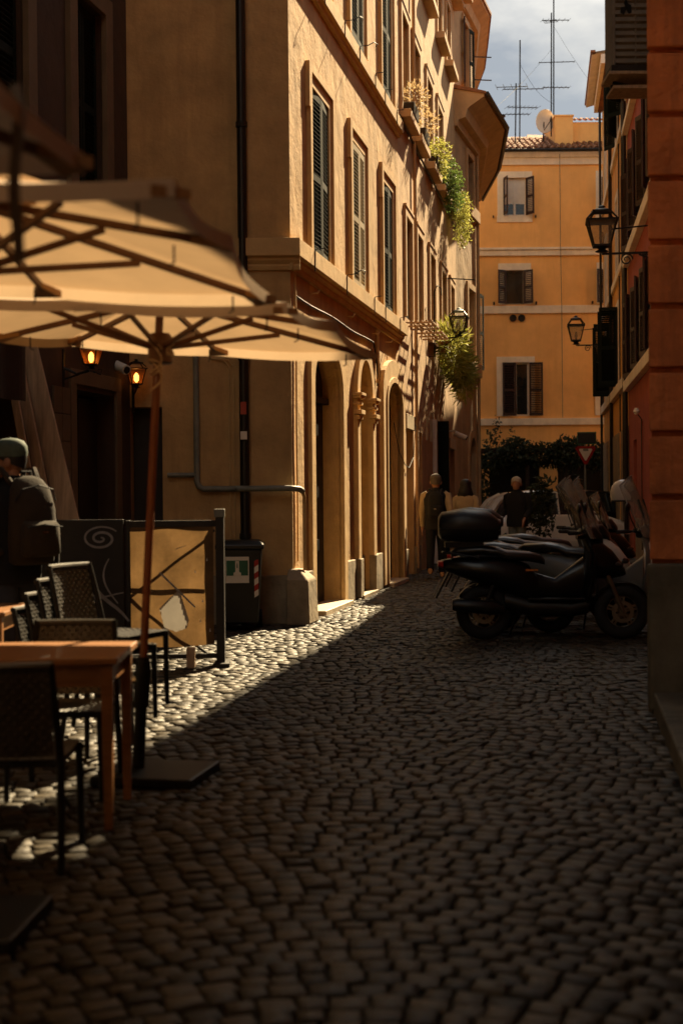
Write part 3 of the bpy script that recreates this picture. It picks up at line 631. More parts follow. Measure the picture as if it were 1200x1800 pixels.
obj('junction_box', MB().box(-.25, -.1, -.04, .02, -.05, .2), M['white'], t)

# ------------------------------------------------------------------ bend building with two roofs (end of the left row)
CB = building('bend_building', 'shaded sand building at the bend with wide tiled eaves and a taller upper storey', 2.80, 34.6, .266, 1)
HC = 14.05
opC = [(1.7, 2.75, 4.85, 6.7, 0, .25), (1.75, 2.65, 8.85, 10.1, 0, .25), (1.35, 2.0, 11.7, 13.35, 0, .2), (1.85, 2.75, 0, 2.9, .5, .35)]
obj('wall', facade(MB(), 0, 3.15, 0, HC, opC), M['plasterC'], CB)
inv = CB.matrix_basis.inverted(); ce = CB.matrix_basis @ Vector((3.15, 0, 0)); FC = inv @ frame(ce.x, ce.y, .055, 1)
obj('wall', MB().add([(0, 0, 0), (9, 0, 0), (9, 0, HC), (0, 0, HC)], [(0, 1, 2, 3)]).add([(9, 0, 0), (9, 6, 0), (9, 6, HC), (9, 0, HC)], [(0, 1, 2, 3)]), M['plasterC'], CB, mtx=FC)
obj('roof', MB().add([(0, 0, HC), (3.15, 0, HC), (11.9, 1.9, HC), (11.9, 7, HC), (0, 7, HC)], [(0, 1, 2, 3, 4)]), M['tile'], CB)
obj('party_wall', MB().add([(0, 0, 13), (0, 7, 13), (0, 7, HC), (0, 0, HC)], [(0, 1, 2, 3)]), M['plasterC'], CB)
def eave(z, ov, x0, prof):
    """stepped eaves following the bend: near end square, then along both walls"""
    e = MB(); P0 = CB.matrix_basis
    wc = Matrix(FC)
    line = []
    for (y, zz) in prof:
        a = Vector((x0, -y, zz)); b = Vector((3.15+y*.1, -y, zz)); line.append([a, b, wc @ Vector((2.2, -y-.03, zz)), wc @ Vector((4.6, -y-.05, zz)), wc @ Vector((9, -y+.25, zz))])
    for i in range(len(line)-1):
        for k in range(4): e.add([line[i][k], line[i][k+1], line[i+1][k+1], line[i+1][k]], [(0, 1, 2, 3)])
    e.add([q[0] for q in line], [tuple(range(len(line)))])
    return e
obj('eaves', eave(11, .75, -.1, [(0, 10.35), (.1, 10.36), (.14, 10.5), (.3, 10.55), (.36, 10.75), (.42, 10.8), (.72, 10.98), (.76, 11.0), (.76, 11.1), (0, 11.25)]), M['trimB'], CB)
obj('eaves_tiles', eave(11, .75, -.14, [(.0, 11.26), (.81, 11.06), (.81, 11.12), (0, 11.36)]), M['tile'], CB)
obj('gutter', MB().tube([(-.1, -.84, 11.07), (3.24, -.84, 11.07), tuple(FC @ Vector((2.2, -.87, 11.07))), tuple(FC @ Vector((4.6, -.89, 11.06))), tuple(FC @ Vector((9, -.59, 11.05)))], .055, 6), M['copper'], CB)
obj('eaves', eave(14, .4, .0, [(0, 13.6), (.1, 13.62), (.16, 13.8), (.38, 13.95), (.40, 13.96), (.4, 14.06), (0, 14.12)]), M['trimB'], CB)
obj('eaves_tiles', eave(14, .4, -.02, [(0, 14.13), (.45, 14.02), (.45, 14.09), (0, 14.25)]), M['tile'], CB)
for a, b, z0, z1, r_, d in opC[:3]:
    obj('window_frame', surround(MB(), (a, b, z0, z1, 0), .15, .05), M['trimB'], CB, bevel=.005); window(CB, a, b, z0, z1, M['brown'], M['glass'], .06, .18)
obj('sill_band', MB().box(1.2, 3.17, -.12, .02, 8.55, 8.85), M['trimB'], CB, bevel=.01); obj('sill_band', MB().box(.9, 3.17, -.14, .02, 4.5, 4.85), M['trimB'], CB, bevel=.01)
obj('surround', surround(MB(), opC[3], .2, .04), M['trimB'], CB); panel(opC[3], .34, M['void'], 'door', CB)
shutter(CB, 3.18, -.06, 4.75, 6.75, .5, 4, M['green']); shutter(CB, 2.02, -.04, 11.7, 13.35, .32, 14, M['green']); shutter(CB, 1.33, -.04, 11.7, 13.35, .32, 12, M['brown'], right=True)
for z in (12.3, 12.9, 11.8): obj('line_bracket', MB().beam((2.9, 0, z), (3.1, -.45, z), .025, .025), M['metal'], CB)
obj('downpipe', MB().tube([(3.1, -.05, 10.4), (3.1, -.05, .1)], .045, 8), M['plasterC'], CB, smooth=40)
# ------------------------------------------------------------------ far orange building closing the street
FB = building('far_orange_building', 'orange building closing the street with cream bands and tiled roof', 0, 50, 1, 0)
W1 = (5.77, 6.55, 11.19, 12.51); W2 = (5.8, 6.47, 8.08, 9.28); W3 = (5.68, 6.62, 4.17, 6.05)
opF = [q+(0, .2) for q in (W1, W2, W3)]+[(a+3.45, b+3.45, c, d, 0, .2) for a, b, c, d in (W1, W2, W3)]+[(5.2, 7.0, 0, 2.7, 0, .4), (7.6, 9.6, 0, 2.7, 0, .4)]
obj('wall', shell(facade(MB(), 2.0, 15, 0, 13.45, opF), 2.0, 15, 13.45, 9), M['orangeF'], FB)
for z0, z1, o_ in ((9.78, 9.98, .08), (9.98, 10.06, .13), (7.76, 8.03, .07), (3.84, 4.08, .09), (12.95, 13.2, .08), (13.2, 13.4, .14)):
    obj('band', MB().box(1.95, 15, -o_, .02, z0, z1), M['trimF'], FB, bevel=.01)
for i in range(2):
    d = 3.45*i
    obj('window_frame', surround(MB(), (W1[0]+d, W1[1]+d, W1[2], W1[3], 0), .22, .04).box(W1[0]+d-.24, W1[1]+d+.22, -.04, .02, 10.96, 11.19), M['trimF'], FB)
    obj('window_frame', surround(MB(), (W2[0]+d, W2[1]+d, W2[2], W2[3], 0), .24, .04), M['trimF'], FB)
    obj('window_frame', surround(MB(), (W3[0]+d, W3[1]+d, W3[2], W3[3], 0), .2, .04), M['trimF'], FB)
    window(FB, W1[0]+d, W1[1]+d, W1[2], W1[3], M['white'], M['glass'], .05, .1, blind=True)
    window(FB, W2[0]+d, W2[1]+d, W2[2], W2[3], M['concrete'], M['glass'], .05, .1, mull=False)
    window(FB, W3[0]+d, W3[1]+d, W3[2], W3[3], M['white'], M['glass'], .06, .12)
    shutter(FB, W1[1]+d, -.05, 11.2, 12.5, .40, 125, M['brown'], right=True, pitch=.06); shutter(FB, W1[0]+d, -.05, 11.2, 12.5, .40, 78, M['brown'], pitch=.06)
    shutter(FB, W2[0]+d+.02, -.05, 8.1, 9.27, .36, 142, M['brown'], pitch=.06); shutter(FB, W2[1]+d-.02, -.05, 8.1, 9.27, .36, 142, M['brown'], right=True, pitch=.06)
    shutter(FB, W3[0]+d+.01, -.05, 4.18, 6.04, .47, 6, M['brown'], pitch=.06); shutter(FB, W3[1]+d, -.05, 4.18, 6.04, .47, 176, M['brown'], right=True, pitch=.06)
    for x in (5.4, 6.88): obj('shutter_catch', MB().beam((x+d, 0, 8.12), (x+d, -.1, 8.12), .05, .1), M['metal'], FB); obj('shutter_catch', MB().beam((x+d, 0, 11.15), (x+d, -.1, 11.15), .04, .08), M['metal'], FB)
for x in (6.07, 6.37): obj('vent', MB().lathe([(.125, 0), (.125, -.05), (.10, -.05), (.10, -.01)], 16, (x, 0, 7.6), 'y'), M['void'], FB)
obj('cable', MB().tube([(7.72, -.15, 13.3), (7.73, -.14, 10), (7.76, -.12, 8), (7.77, -.1, 4.1)], .012, 5), M['concrete'], FB)
for q in ((5.2, 7.0), (7.6, 9.6)): obj('shopfront', MB().box(q[0], q[1], .36, .4, 0, 2.7), M['dark'], FB)
obj('hidden_shade_block', shell(MB().add([(10.4, 1.2, 13.4), (15, 1.2, 13.4), (15, 1.2, 18.6), (10.4, 1.2, 18.6)], [(0, 1, 2, 3)]).box(10.4, 15, 1.2, 3.5, 13.5, 18.6), 14.9, 15, 18, 3), M['orangeF'], FB)  # unseen block added to shade the lower wall of the bend building
# roof: rows of curved tiles
def coppo(L=.46, r=.085, n=6, t=.014):
    o, i_ = [], []
    q = MB(); vs = []; fs = []
    for k, (y, s_) in enumerate(((0, 1.08), (L, .86))):
        for j in range(n+1):
            a = math.pi*j/n; vs.append((r*s_*math.cos(a), y, r*s_*math.sin(a)))
        for j in range(n+1):
            a = math.pi*j/n; vs.append(((r-t)*s_*math.cos(a), y, (r-t)*s_*math.sin(a)))
    m_ = n+1
    for j in range(n): fs += [(j, j+1, 2*m_+j+1, 2*m_+j), (m_+j+1, m_+j, 3*m_+j, 3*m_+j+1), (j+1, j, m_+j, m_+j+1), (2*m_+j, 2*m_+j+1, 3*m_+j+1, 3*m_+j)]
    q.add(vs, fs); return q
cm = coppo().mesh('roof_tile', M['tile'], 40); sl = math.atan(.37)
RT = MB(); cq = coppo(n=4)
obj('roof', MB().add([(2, -.25, 13.42), (15, -.25, 13.42), (15, 3.5, 14.82), (2, 3.5, 14.82), (15, 9, 13.45), (2, 9, 13.45)], [(0, 1, 2, 3), (3, 2, 4, 5)]), M['tile'], FB)
for i in range(60):
    x = 2.1+i*.215
    for r_ in range(7):
        mt = Matrix.Translation((x+rnd.uniform(-.012, .012), -.36+r_*.4, 13.43+r_*.4*.375+rnd.uniform(0, .015))) @ Euler((sl, 0, rnd.uniform(-.04, .04))).to_matrix().to_4x4()
        if r_ == 0 and 4.9 < x < 9.7: obj('roof_tile', cm, None, FB, mtx=mt)
        else: RT.x = mt; RT.add(cq.v, cq.f)
RT.x = None
for i in range(16):
    RT.x = Matrix.Translation((8.33+i*.2, .9, 14.72)) @ Euler((sl, 0, rnd.uniform(-.05, .05))).to_matrix().to_4x4(); RT.add(cq.v, cq.f)
RT.x = None
rt = obj('roof_tiles', RT, M['tile'], FB); rt['kind'] = 'stuff'
obj('gutter', MB().tube([(2, -.42, 13.38), (15, -.42, 13.38)], .06, 8), M['copper'], FB)
obj('parapet', MB().add([(7.67, .5, 13.55), (8.3, .5, 13.55), (8.3, 3, 13.55), (7.67, 3, 13.55), (7.67, .5, 14.78), (8.3, .5, 14.78), (8.3, 3, 14.78), (7.67, 3, 14.78)], [(0, 1, 5, 4), (1, 2, 6, 5), (2, 3, 7, 6), (3, 0, 4, 7), (4, 5, 6, 7)]).box(7.64, 8.33, .46, 3, 14.78, 14.83), M['orangeF'], FB)
obj('attic_wall', MB().box(8.3, 12, 1.0, 3, 13.6, 14.7), M['orangeF'], FB)
obj('dormer_roof', MB().add([(7.0, .9, 13.75), (7.67, .6, 13.7), (7.67, 3, 14.75), (6.9, 3, 14.5), (7.0, 2.9, 14.75), (6.75, 1.4, 14.0)], [(0, 1, 2), (0, 2, 4), (0, 4, 5), (5, 4, 3)]), M['tile'], FB)
obj('chimney', MB().box(5.1, 5.75, 2.6, 3.3, 13.6, 14.95), M['concrete'], FB, bevel=.02)
obj('flue', MB().lathe([(.06, 0), (.06, 1.25), (.1, 1.26), (.1, 1.34), (.02, 1.36)], 10, (5.9, 1.2, 13.7)), M['copper'], FB, smooth=40)
obj('terrace_wall', MB().box(6.0, 7.3, 3.4, 3.6, 13.8, 14.55), M['redR'], FB)
def yagi(mb, c, L, ang, n_, el):
    d = Vector((math.cos(ang), math.sin(ang), .05)); p = Vector((-d.y, d.x, 0)); a = Vector(c)
    mb.tube([a-d*L*.4, a+d*L*.6], .016, 5)
    for i in range(n_):
        q = a+d*(L*(-.4+i/(n_-1))); mb.tube([q-p*el/2, q+p*el/2], .008, 4)
def antenna(label, x, y, z0, z1, arms):
    t = thing('antenna', label, 'antenna', (x, y, 0), 0)
    obj('mast', MB().tube([(0, 0, z0), (.04, 0, z1)], .026, 6), M['metal'], t)
    for z, L, a, n_, el in arms:
        q = MB(); yagi(q, (0, 0, z), L, a, n_, el); obj('aerial', q, M['metal'], t)
antenna('tallest rooftop antenna mast with three short aerials on its right side', 7.72, 51.2, 14.2, 19.8, [(18.4, 1.0, .15, 6, .4), (16.9, 1.3, .1, 4, .25), (16.0, 1.0, .2, 7, .35)])
antenna('slim bare mast standing right beside the tallest antenna mast', 7.6, 51.0, 14.2, 18.6, [(18.3, .3, 1.2, 3, .5)])
antenna('medium rooftop antenna with a long thin side aerial', 6.5, 51.2, 14.0, 17.7, [(15.95, 1.5, .15, 8, .3), (15.3, 1.2, .3, 9, .5)])
antenna('shortest rooftop antenna carrying a broad fan of elements', 6.32, 51.0, 14.0, 16.1, [(15.98, 1.1, 2.9, 5, .75), (15.0, .9, .2, 7, .4)])
t = thing('satellite_dish', 'round satellite dish beside the parapet on the far tiled roof', 'satellite dish', (7.38, 50.9, 14.72), R(20))
q = MB(); rings = []
for r_, y in ((.02, .10), (.15, .085), (.26, .05), (.36, 0), (.37, .012), (.26, .065), (.02, .115)): rings.append([(r_*math.cos(2*math.pi*k/20), y-.2*r_*math.sin(2*math.pi*k/20), r_*1.12*math.sin(2*math.pi*k/20)) for k in range(20)])
q.loft(rings); obj('reflector', q, M['white'], t, smooth=40); obj('feed_arm', MB().tube([(0, .1, -.3), (0, -.35, -.1), (0, -.38, 0)], .015, 6), M['metal'], t); obj('mount', MB().tube([(0, .12, 0), (0, .16, -.9)], .03, 6), M['metal'], t)
for i, (a, b) in enumerate((((3.2, 40, 11.4), (7.7, 51.2, 17.4)), ((7.74, 51.2, 18.2), (9.3, 47, 13.9)), ((6.5, 51.2, 16.9), (7.74, 51.2, 15.4)))):
    p = [Vector(a).lerp(Vector(b), k/12)-Vector((0, 0, .25*math.sin(math.pi*k/12))) for k in range(13)]
    t = obj('cable', MB().tube(p, .005, 4), M['rubber']); tag(t, ['thin cable from the left eaves up to the tallest antenna', 'thin guy wire from the tallest antenna down to the right', 'thin wire between the medium and the tallest antenna'][i], 'cable')

# ------------------------------------------------------------------ right-hand row
YB = building('yellow_building', 'shaded yellow building with open dark shutters on the right of the far end', 8.5, 46, -.14, -1)
opY = [(s_, s_+.95, z, z+h, 0, .2) for s_ in (2.0, 4.6, 8.3, 11.6) for z, h in ((4.25, 2.0), (7.2, 1.9), (10.6, 1.7))]+[(9.0, 10.3, 0, 2.7, 0, .3), (3.0, 4.2, 0, 2.7, 0, .3)]
obj('wall', shell(facade(MB(), 0, 13, 0, 12.4, opY), 0, 13, 12.4, 8), M['yellowY'], YB)
obj('upper_wall', shell(MB().add([(0, 0, 12.4), (5.2, 0, 12.4), (5.2, 0, 14.1), (0, 0, 14.1)], [(0, 1, 2, 3)]), 0, 5.2, 14.1, 8), M['yellowY'], YB)
obj('roof', MB().add([(5.2, -.35, 12.35), (13, -.35, 12.35), (13, 4, 13.0), (5.2, 4, 13.0)], [(0, 1, 2, 3)]), M['tile'], YB)
ev = MB().add([(-.45, -.5, 14.0), (5.2, -.5, 14.0), (5.2, 0, 14.12), (-.45, 0, 14.12), (-.45, -.5, 14.08), (5.2, -.5, 14.08), (5.2, 8, 15.0), (-.45, 8, 15.0)], [(0, 1, 2, 3), (0, 1, 5, 4), (4, 5, 6, 7), (0, 3, 7, 4)])
obj('eaves', ev, M['trimF'], YB); obj('eaves', MB().box(-.2, 5.2, -.25, 0, 13.75, 14.02), M['trimF'], YB)
obj('roof_edge', MB().box(-.48, 5.2, -.54, -.4, 14.08, 14.14), M['tile'], YB)
for s_ in (2.0, 4.6, 8.3, 11.6):
    for z, h in ((4.25, 2.0), (7.2, 1.9), (10.6, 1.7)):
        obj('window_frame', surround(MB(), (s_, s_+.95, z, z+h, 0), .17, .04), M['trimF'], YB); window(YB, s_, s_+.95, z, z+h, M['brown'], M['glass'], .06, .14)
        op_ = 88 if z < 5 else (132 if s_ > 11 else 150)
        if (z < 5 and s_ in (4.6, 8.3)) or (z > 10 and s_ > 8):
            shutter(YB, s_, -.05, z, z+h, .47, op_+rnd.uniform(-6, 4), M['green']); shutter(YB, s_+.95, -.05, z, z+h, .47, op_+rnd.uniform(-8, 4), M['green'], right=True)
for z0, z1, o_ in ((3.95, 4.2, .12), (6.95, 7.15, .07), (10.3, 10.5, .07)): obj('band', MB().box(0, 13, -o_, .02, z0, z1), M['trimF'], YB, bevel=.01)
obj('wainscot', MB().box(0, 3.0, -.04, .01, 0, 3.0).box(4.2, 9.0, -.04, .01, 0, 3.0).box(10.3, 13, -.04, .01, 0, 3.0), M['travertine'], YB, bevel=.01)
for a, b in ((9, 10.3), (3, 4.2)): obj('door', MB().box(a, b, .25, .3, 0, 2.7), M['void'], YB)
for s_ in (.3, 6.4, 12.7): obj('downpipe', MB().tube([(s_, -.09, 13.7 if s_ < 5 else 12.2), (s_, -.09, .1)], .04, 8), M['copper'], YB, smooth=40)
for s_ in (6.1, 9.9, 12.2): obj('conduit', MB().tube([(s_, -.03, 12), (s_, -.03, 3)], .018, 6), M['void'], YB)
RB = building('red_building', 'dark red building with rows of open shutters behind the rusticated pier', *(YB.matrix_basis @ Vector((13, 0, 0))).xy, -.14, -1)
RW = [(1.1, 2.0), (3.6, 4.5), (6.2, 7.1), (8.8, 9.7)]
opR = [(a, b, z, z+1.7, 0, .2) for a, b in RW for z in (4.05, 6.95)]+[]+[(1.6, 2.7, 0, 2.6, 0, .3), (4.2, 4.6, .2, 2.9, 0, .2)]
HR = 11.0
obj('wall', shell(facade(MB(), 0, 13, 0, HR, opR), 0, 13, HR, 8), M['redR'], RB)
obj('roof', MB().box(0, 6.2, -.4, 8, HR, HR+.14).add([(5.0, -.4, HR+.14), (13, -.4, 12.1), (13, 8, 12.1), (5.0, 8, HR+.14), (5.0, -.4, HR), (13, -.4, 11.96)], [(0, 1, 2, 3), (4, 5, 1, 0)]), M['tile'], RB)
obj('upper_wall', shell(MB().add([(5.0, 0, HR), (13, 0, HR), (13, 0, 11.95), (5.0, 0, HR)], [(0, 1, 2)]).add([(5.0, 0, HR), (13, 0, 11.95), (13, 8, 11.95), (5.0, 8, HR)], [(0, 1, 2, 3)]), 12.99, 13, 11.9, 8), M['redR'], RB)
for a, b in RW:
    for z in (4.05, 6.95):
        h = 1.7
        obj('window_frame', surround(MB(), (a, b, z, z+h, 0), .1, .03), M['trimF'], RB); window(RB, a, b, z, z+h, M['brown'], M['glass'], .05, .14)
        if z < 9:
            shutter(RB, a, -.04, z, z+h, .45, 166+rnd.uniform(-6, 5), M['brown']); shutter(RB, b, -.04, z, z+h, .45, 162+rnd.uniform(-8, 5), M['brown'], right=True)
for z0, z1 in ((3.78, 4.02), (6.65, 6.9), (9.7, 9.85)): obj('sill_band', MB().box(0, 13, -.13, .02, z0, z1), M['trimF'], RB, bevel=.012)
for a, b, c_, d in ((1.6, 2.7, 0, 2.6), (4.2, 4.6, .2, 2.9)): obj('door', MB().box(a, b, .25, .3, c_, d), M['void'], RB)
obj('downpipe', MB().tube([(.12, -.08, 10.5), (.12, -.08, .1)], .05, 8), M['copper'], RB, smooth=40)
obj('wall_light', MB().lathe([(.03, 0), (.07, .06), (.03, .13)], 10, (4.9, -.15, 3.0)), M['white'], RB, smooth=40); obj('conduit', MB().tube([(4.9, -.12, 3.0), (4.9, -.05, 2.9), (4.9, -.05, .3)], .012, 6), M['void'], RB)
obj('plinth', MB().box(2.7, 4.2, -.04, .01, 0, .9).box(4.6, 13, -.04, .01, 0, .9), M['travertine'], RB)
# rusticated pier and the wall that runs behind it
NB = building('rusticated_pier', 'orange red rusticated pier with deep horizontal joints at the right edge', 2.045, 9.45, 1, 0)
core = MB(); e0 = NB.matrix_basis.inverted() @ Vector((3.62, 10.3, 0)); e1 = NB.matrix_basis.inverted() @ (RB.matrix_basis @ Vector((13, 0, 0)))
e2 = NB.matrix_basis.inverted() @ Vector((3.95, 12.9, 0))
pts = [(.03, .07), (6, .07), (9, 12), (e1.x, e1.y), (e2.x, e2.y), (.80, 3.45)]
core.prism(pts, 0, 11.9, 'xy'); obj('wall', core, M['rustic'], NB)
ph = [0]; zz = [.98]+[1.415+.4235*k for k in range(28)]
for k in range(len(zz)-1):
    if zz[k] > 11.4: break
    for i in range(3):
        a, b = i*1.15, (i+1)*1.15-.0
        bk = MB().box(a+.004, b, 0, .07, zz[k]+.02, zz[k+1]-.02)
        if i == 0: z0_, z1_ = zz[k]+.02, zz[k+1]-.02; bk = MB().add([(0, 0, z0_), (b, 0, z0_), (b, .07, z0_), (.022, .10, z0_), (0, 0, z1_), (b, 0, z1_), (b, .07, z1_), (.022, .10, z1_)], [(0, 3, 2, 1), (4, 5, 6, 7), (0, 1, 5, 4), (1, 2, 6, 5), (2, 3, 7, 6), (3, 0, 4, 7)])
        obj('stone_block', bk, M['rustic'], NB, bevel=.012)
for i in range(3): obj('plinth_block', MB().box(i*1.15-.012, (i+1)*1.15-.02, -.03, .06, 0, .975), M['stoneN'], NB, bevel=.02)

# ------------------------------------------------------------------ dark building along the left edge
LB = building('umber_building', 'dark umber building in shade along the left with tall shuttered windows', -4.38, 6.0, .2, 1)
opL = [(6.3, 7.43, 4.6, 6.65, 0, .2), (8.66, 9.47, 4.6, 6.6, 0, .2), (8.6, 9.75, 0, 2.55, 0, .5), (5.0, 7.5, 0, 2.45, 0, .6), (3.9, 4.9, 4.6, 6.6, 0, .2)]
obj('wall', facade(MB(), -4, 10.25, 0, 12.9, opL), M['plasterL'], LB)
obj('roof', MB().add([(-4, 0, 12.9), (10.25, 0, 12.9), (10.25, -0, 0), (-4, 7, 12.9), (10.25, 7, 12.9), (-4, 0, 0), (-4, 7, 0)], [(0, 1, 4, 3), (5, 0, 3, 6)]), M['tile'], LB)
obj('eaves', MB().box(-4, 10.2, -.6, .3, 12.9, 13.04), M['trimL'], LB)  # overhang out of view, put in to darken the wall below
for o in opL:
    obj('recess', MB().add([(o[0], o[5], o[2]), (o[1], o[5], o[2]), (o[1], o[5], o[3]), (o[0], o[5], o[3])], [(0, 1, 2, 3)]), M['dark'], LB)
    if o[2] > 1:
        obj('window_frame', surround(MB(), o[:5], .2, .06), M['trimL'], LB, bevel=.006)
        for rt_ in (False, True): shutter(LB, o[1]-.01 if rt_ else o[0]+.01, .08, o[2], o[3]-.02, (o[1]-o[0])/2-.015, 0, M['green'], right=rt_)
obj('doorpost', MB().box(8.45, 8.6, -.03, .02, 0, 2.6).box(9.75, 9.9, -.03, .02, 0, 2.6).box(8.45, 9.9, -.03, .02, 2.6, 2.75), M['trimL'], LB, bevel=.006)
obj('door', MB().box(9.2, 9.74, .2, .25, 0, 2.5), M['void'], LB)
for k in range(9):
    for j in range(2): obj('tile', MB().box(8.02+j*.21, 8.22+j*.21, -.025, .0, .12+k*.27, .12+k*.27+.262), M['trimL'], LB, bevel=.004)
lampg = 'lit amber lanterns by the dark doorway'
t = lantern('wall_lantern', 'lit amber wall lantern on the umber wall left of the doorway', .27, .19, True, lampg); t.matrix_basis = LB.matrix_basis @ Matrix.Translation((8.3, -.30, 2.76))
obj('bracket', MB().tube([(0, .3, -.02), (0, .15, -.09), (0, .02, -.06)], .014, 6).tube([(0, .3, -.14), (0, .22, -.12), (0, .12, -.09)], .01, 6).tube([(0, .3, -.28), (0, .29, .16)], .018, 6).tube([(.0, -.02, -.07), (0, -.1, -.1), (0, -.11, -.05), (0, -.07, -.05)], .008, 5), M['copper'], t)
t = lantern('wall_lantern', 'lit amber wall lantern beside the white bullet camera', .27, .19, True, lampg); t.matrix_basis = Matrix.Translation((-2.26, 15.80, 2.70)) @ Matrix.Rotation(.3, 4, 'Z')
obj('bracket', MB().tube([(0, .25, -.02), (0, .12, -.09), (0, .0, -.05)], .014, 6).tube([(0, .25, -.26), (0, .2, -.18), (-.02, .08, -.1)], .01, 6).tube([(-.0, .24, -.3), (0, .24, .1)], .018, 6), M['copper'], t)
t = thing('security_camera', 'white bullet camera between the two lit amber lanterns', 'camera', (-2.44, 15.6, 2.86), .15)
obj('body', MB().tube([(-.03, .1, .05), (.10, -.12, -.03)], .055, 12), M['white'], t, smooth=40); obj('lens', MB().tube([(.10, -.12, -.03), (.11, -.13, -.035)], .04, 12), M['black'], t); obj('base', MB().lathe([(.07, 0), (.07, .05), (.03, .08)], 12, (-.07, .12, .0)), M['white'], t, smooth=40)
t = thing('awning', 'half-open grey awning with white front bar at the left edge', 'awning', (-2.66, 12.05, 0), -math.atan(.2))
obj('front_bar', MB().tube([(0, 0, 2.79), (0, -2.4, 2.79)], .035, 10), M['white'], t, smooth=40)
obj('valance', MB().sheet(lambda u, v: (.01+.02*math.sin(u*30), -.02-u*2.3, 2.76-.5*v), 40, 3), M['frame'], t); obj('fabric', MB().sheet(lambda u, v: (-.0-.75*v, -.02-u*2.3, 2.8+.28*v), 4, 3), M['hem'], t)  # valance coloured black in place of the shade that falls on it
obj('arm', MB().beam((-.02, -.06, 2.76), (-.75, -.06, 2.6), .03, .04), M['white'], t)

# the street goes on behind the camera between two more houses
RN = building('near_right_building', 'plain orange red house set back behind the kerb, right of the camera', 2.95+.16*-.05, 9.35, -.16, -1)
opN = [(a, a+1.0, z, z+1.9, 0, .2) for a in (3.0, 7.0, 11.0, 15.0, 19.0) for z in (4.2, 7.4)]+[(1.2, 2.4, 0, 2.6, 0, .3), (8.6, 9.8, 0, 2.6, 0, .3)]
obj('wall', shell(facade(MB(), 0, 30, 0, 16.5, opN), 0, 30, 16.5, 7), M['rustic'], RN)
obj('roof', MB().box(-.1, 30, -.4, 7, 16.5, 16.65), M['tile'], RN)
for a, b, c_, d, r_, e_ in opN:
    if c_: window(RN, a, b, c_, d, M['brown'], M['glass'], .05, .14); obj('window_frame', surround(MB(), (a, b, c_, d, 0), .14, .04), M['trimF'], RN)
    else: obj('door', MB().box(a, b, .22, .28, c_, d), M['void'], RN)
LN = building('near_left_building', 'plain ochre house behind the tables, left of the camera', -5.2-.2*24, -24, .2, 1)
opM = [(a, a+1.0, z, z+1.9, 0, .2) for a in (3.0, 8.0, 13.0, 18.0) for z in (4.2, 7.4)]+[(5.2, 6.4, 0, 2.6, 0, .3), (15.2, 16.4, 0, 2.6, 0, .3)]
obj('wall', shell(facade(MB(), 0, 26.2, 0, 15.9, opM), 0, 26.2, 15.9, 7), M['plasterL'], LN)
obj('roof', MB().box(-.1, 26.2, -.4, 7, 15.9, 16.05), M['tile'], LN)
for a, b, c_, d, r_, e_ in opM:
    if c_: window(LN, a, b, c_, d, M['brown'], M['glass'], .05, .14); obj('window_frame', surround(MB(), (a, b, c_, d, 0), .14, .04), M['trimL'], LN)
    else: obj('door', MB().box(a, b, .22, .28, c_, d), M['void'], LN)

EB = building('street_end_house', 'plain house closing the street behind the camera', 8, -24, -1, 0)
opE = [(a, a+1.0, z, z+1.9, 0, .2) for a in (2.0, 5.5, 9.0, 12.5) for z in (4.2, 7.6, 11)]
obj('wall', shell(facade(MB(), 0, 17, 0, 15, opE), 0, 17, 15, 6), M['plasterB'], EB); obj('roof', MB().box(-.1, 17.1, -.4, 6, 15, 15.15), M['tile'], EB)
for a, b, c_, d, r_, e_ in opE: window(EB, a, b, c_, d, M['brown'], M['glass'], .05, .14); obj('window_frame', surround(MB(), (a, b, c_, d, 0), .14, .04), M['trimF'], EB)

t = thing('shade_awning', 'unseen brown awning added to shade the ground right of the camera', 'awning', (2.25, 4.3, 0), -math.atan(.16))  # awning out of view, added to block sky light from the near ground
obj('fabric', MB().sheet(lambda u, v: (.35-1.35*v, -u*9, 3.3-.55*v-.03*math.sin(math.pi*v)), 12, 6), M['void'], t); obj('valance', MB().sheet(lambda u, v: (-1.0, -u*9, 2.75-.25*v), 30, 1), M['void'], t)
for y in (-.1, -4.5, -8.9): obj('arm', MB().beam((.3, y, 2.7), (-.98, y, 2.74), .03, .03), M['metal'], t)
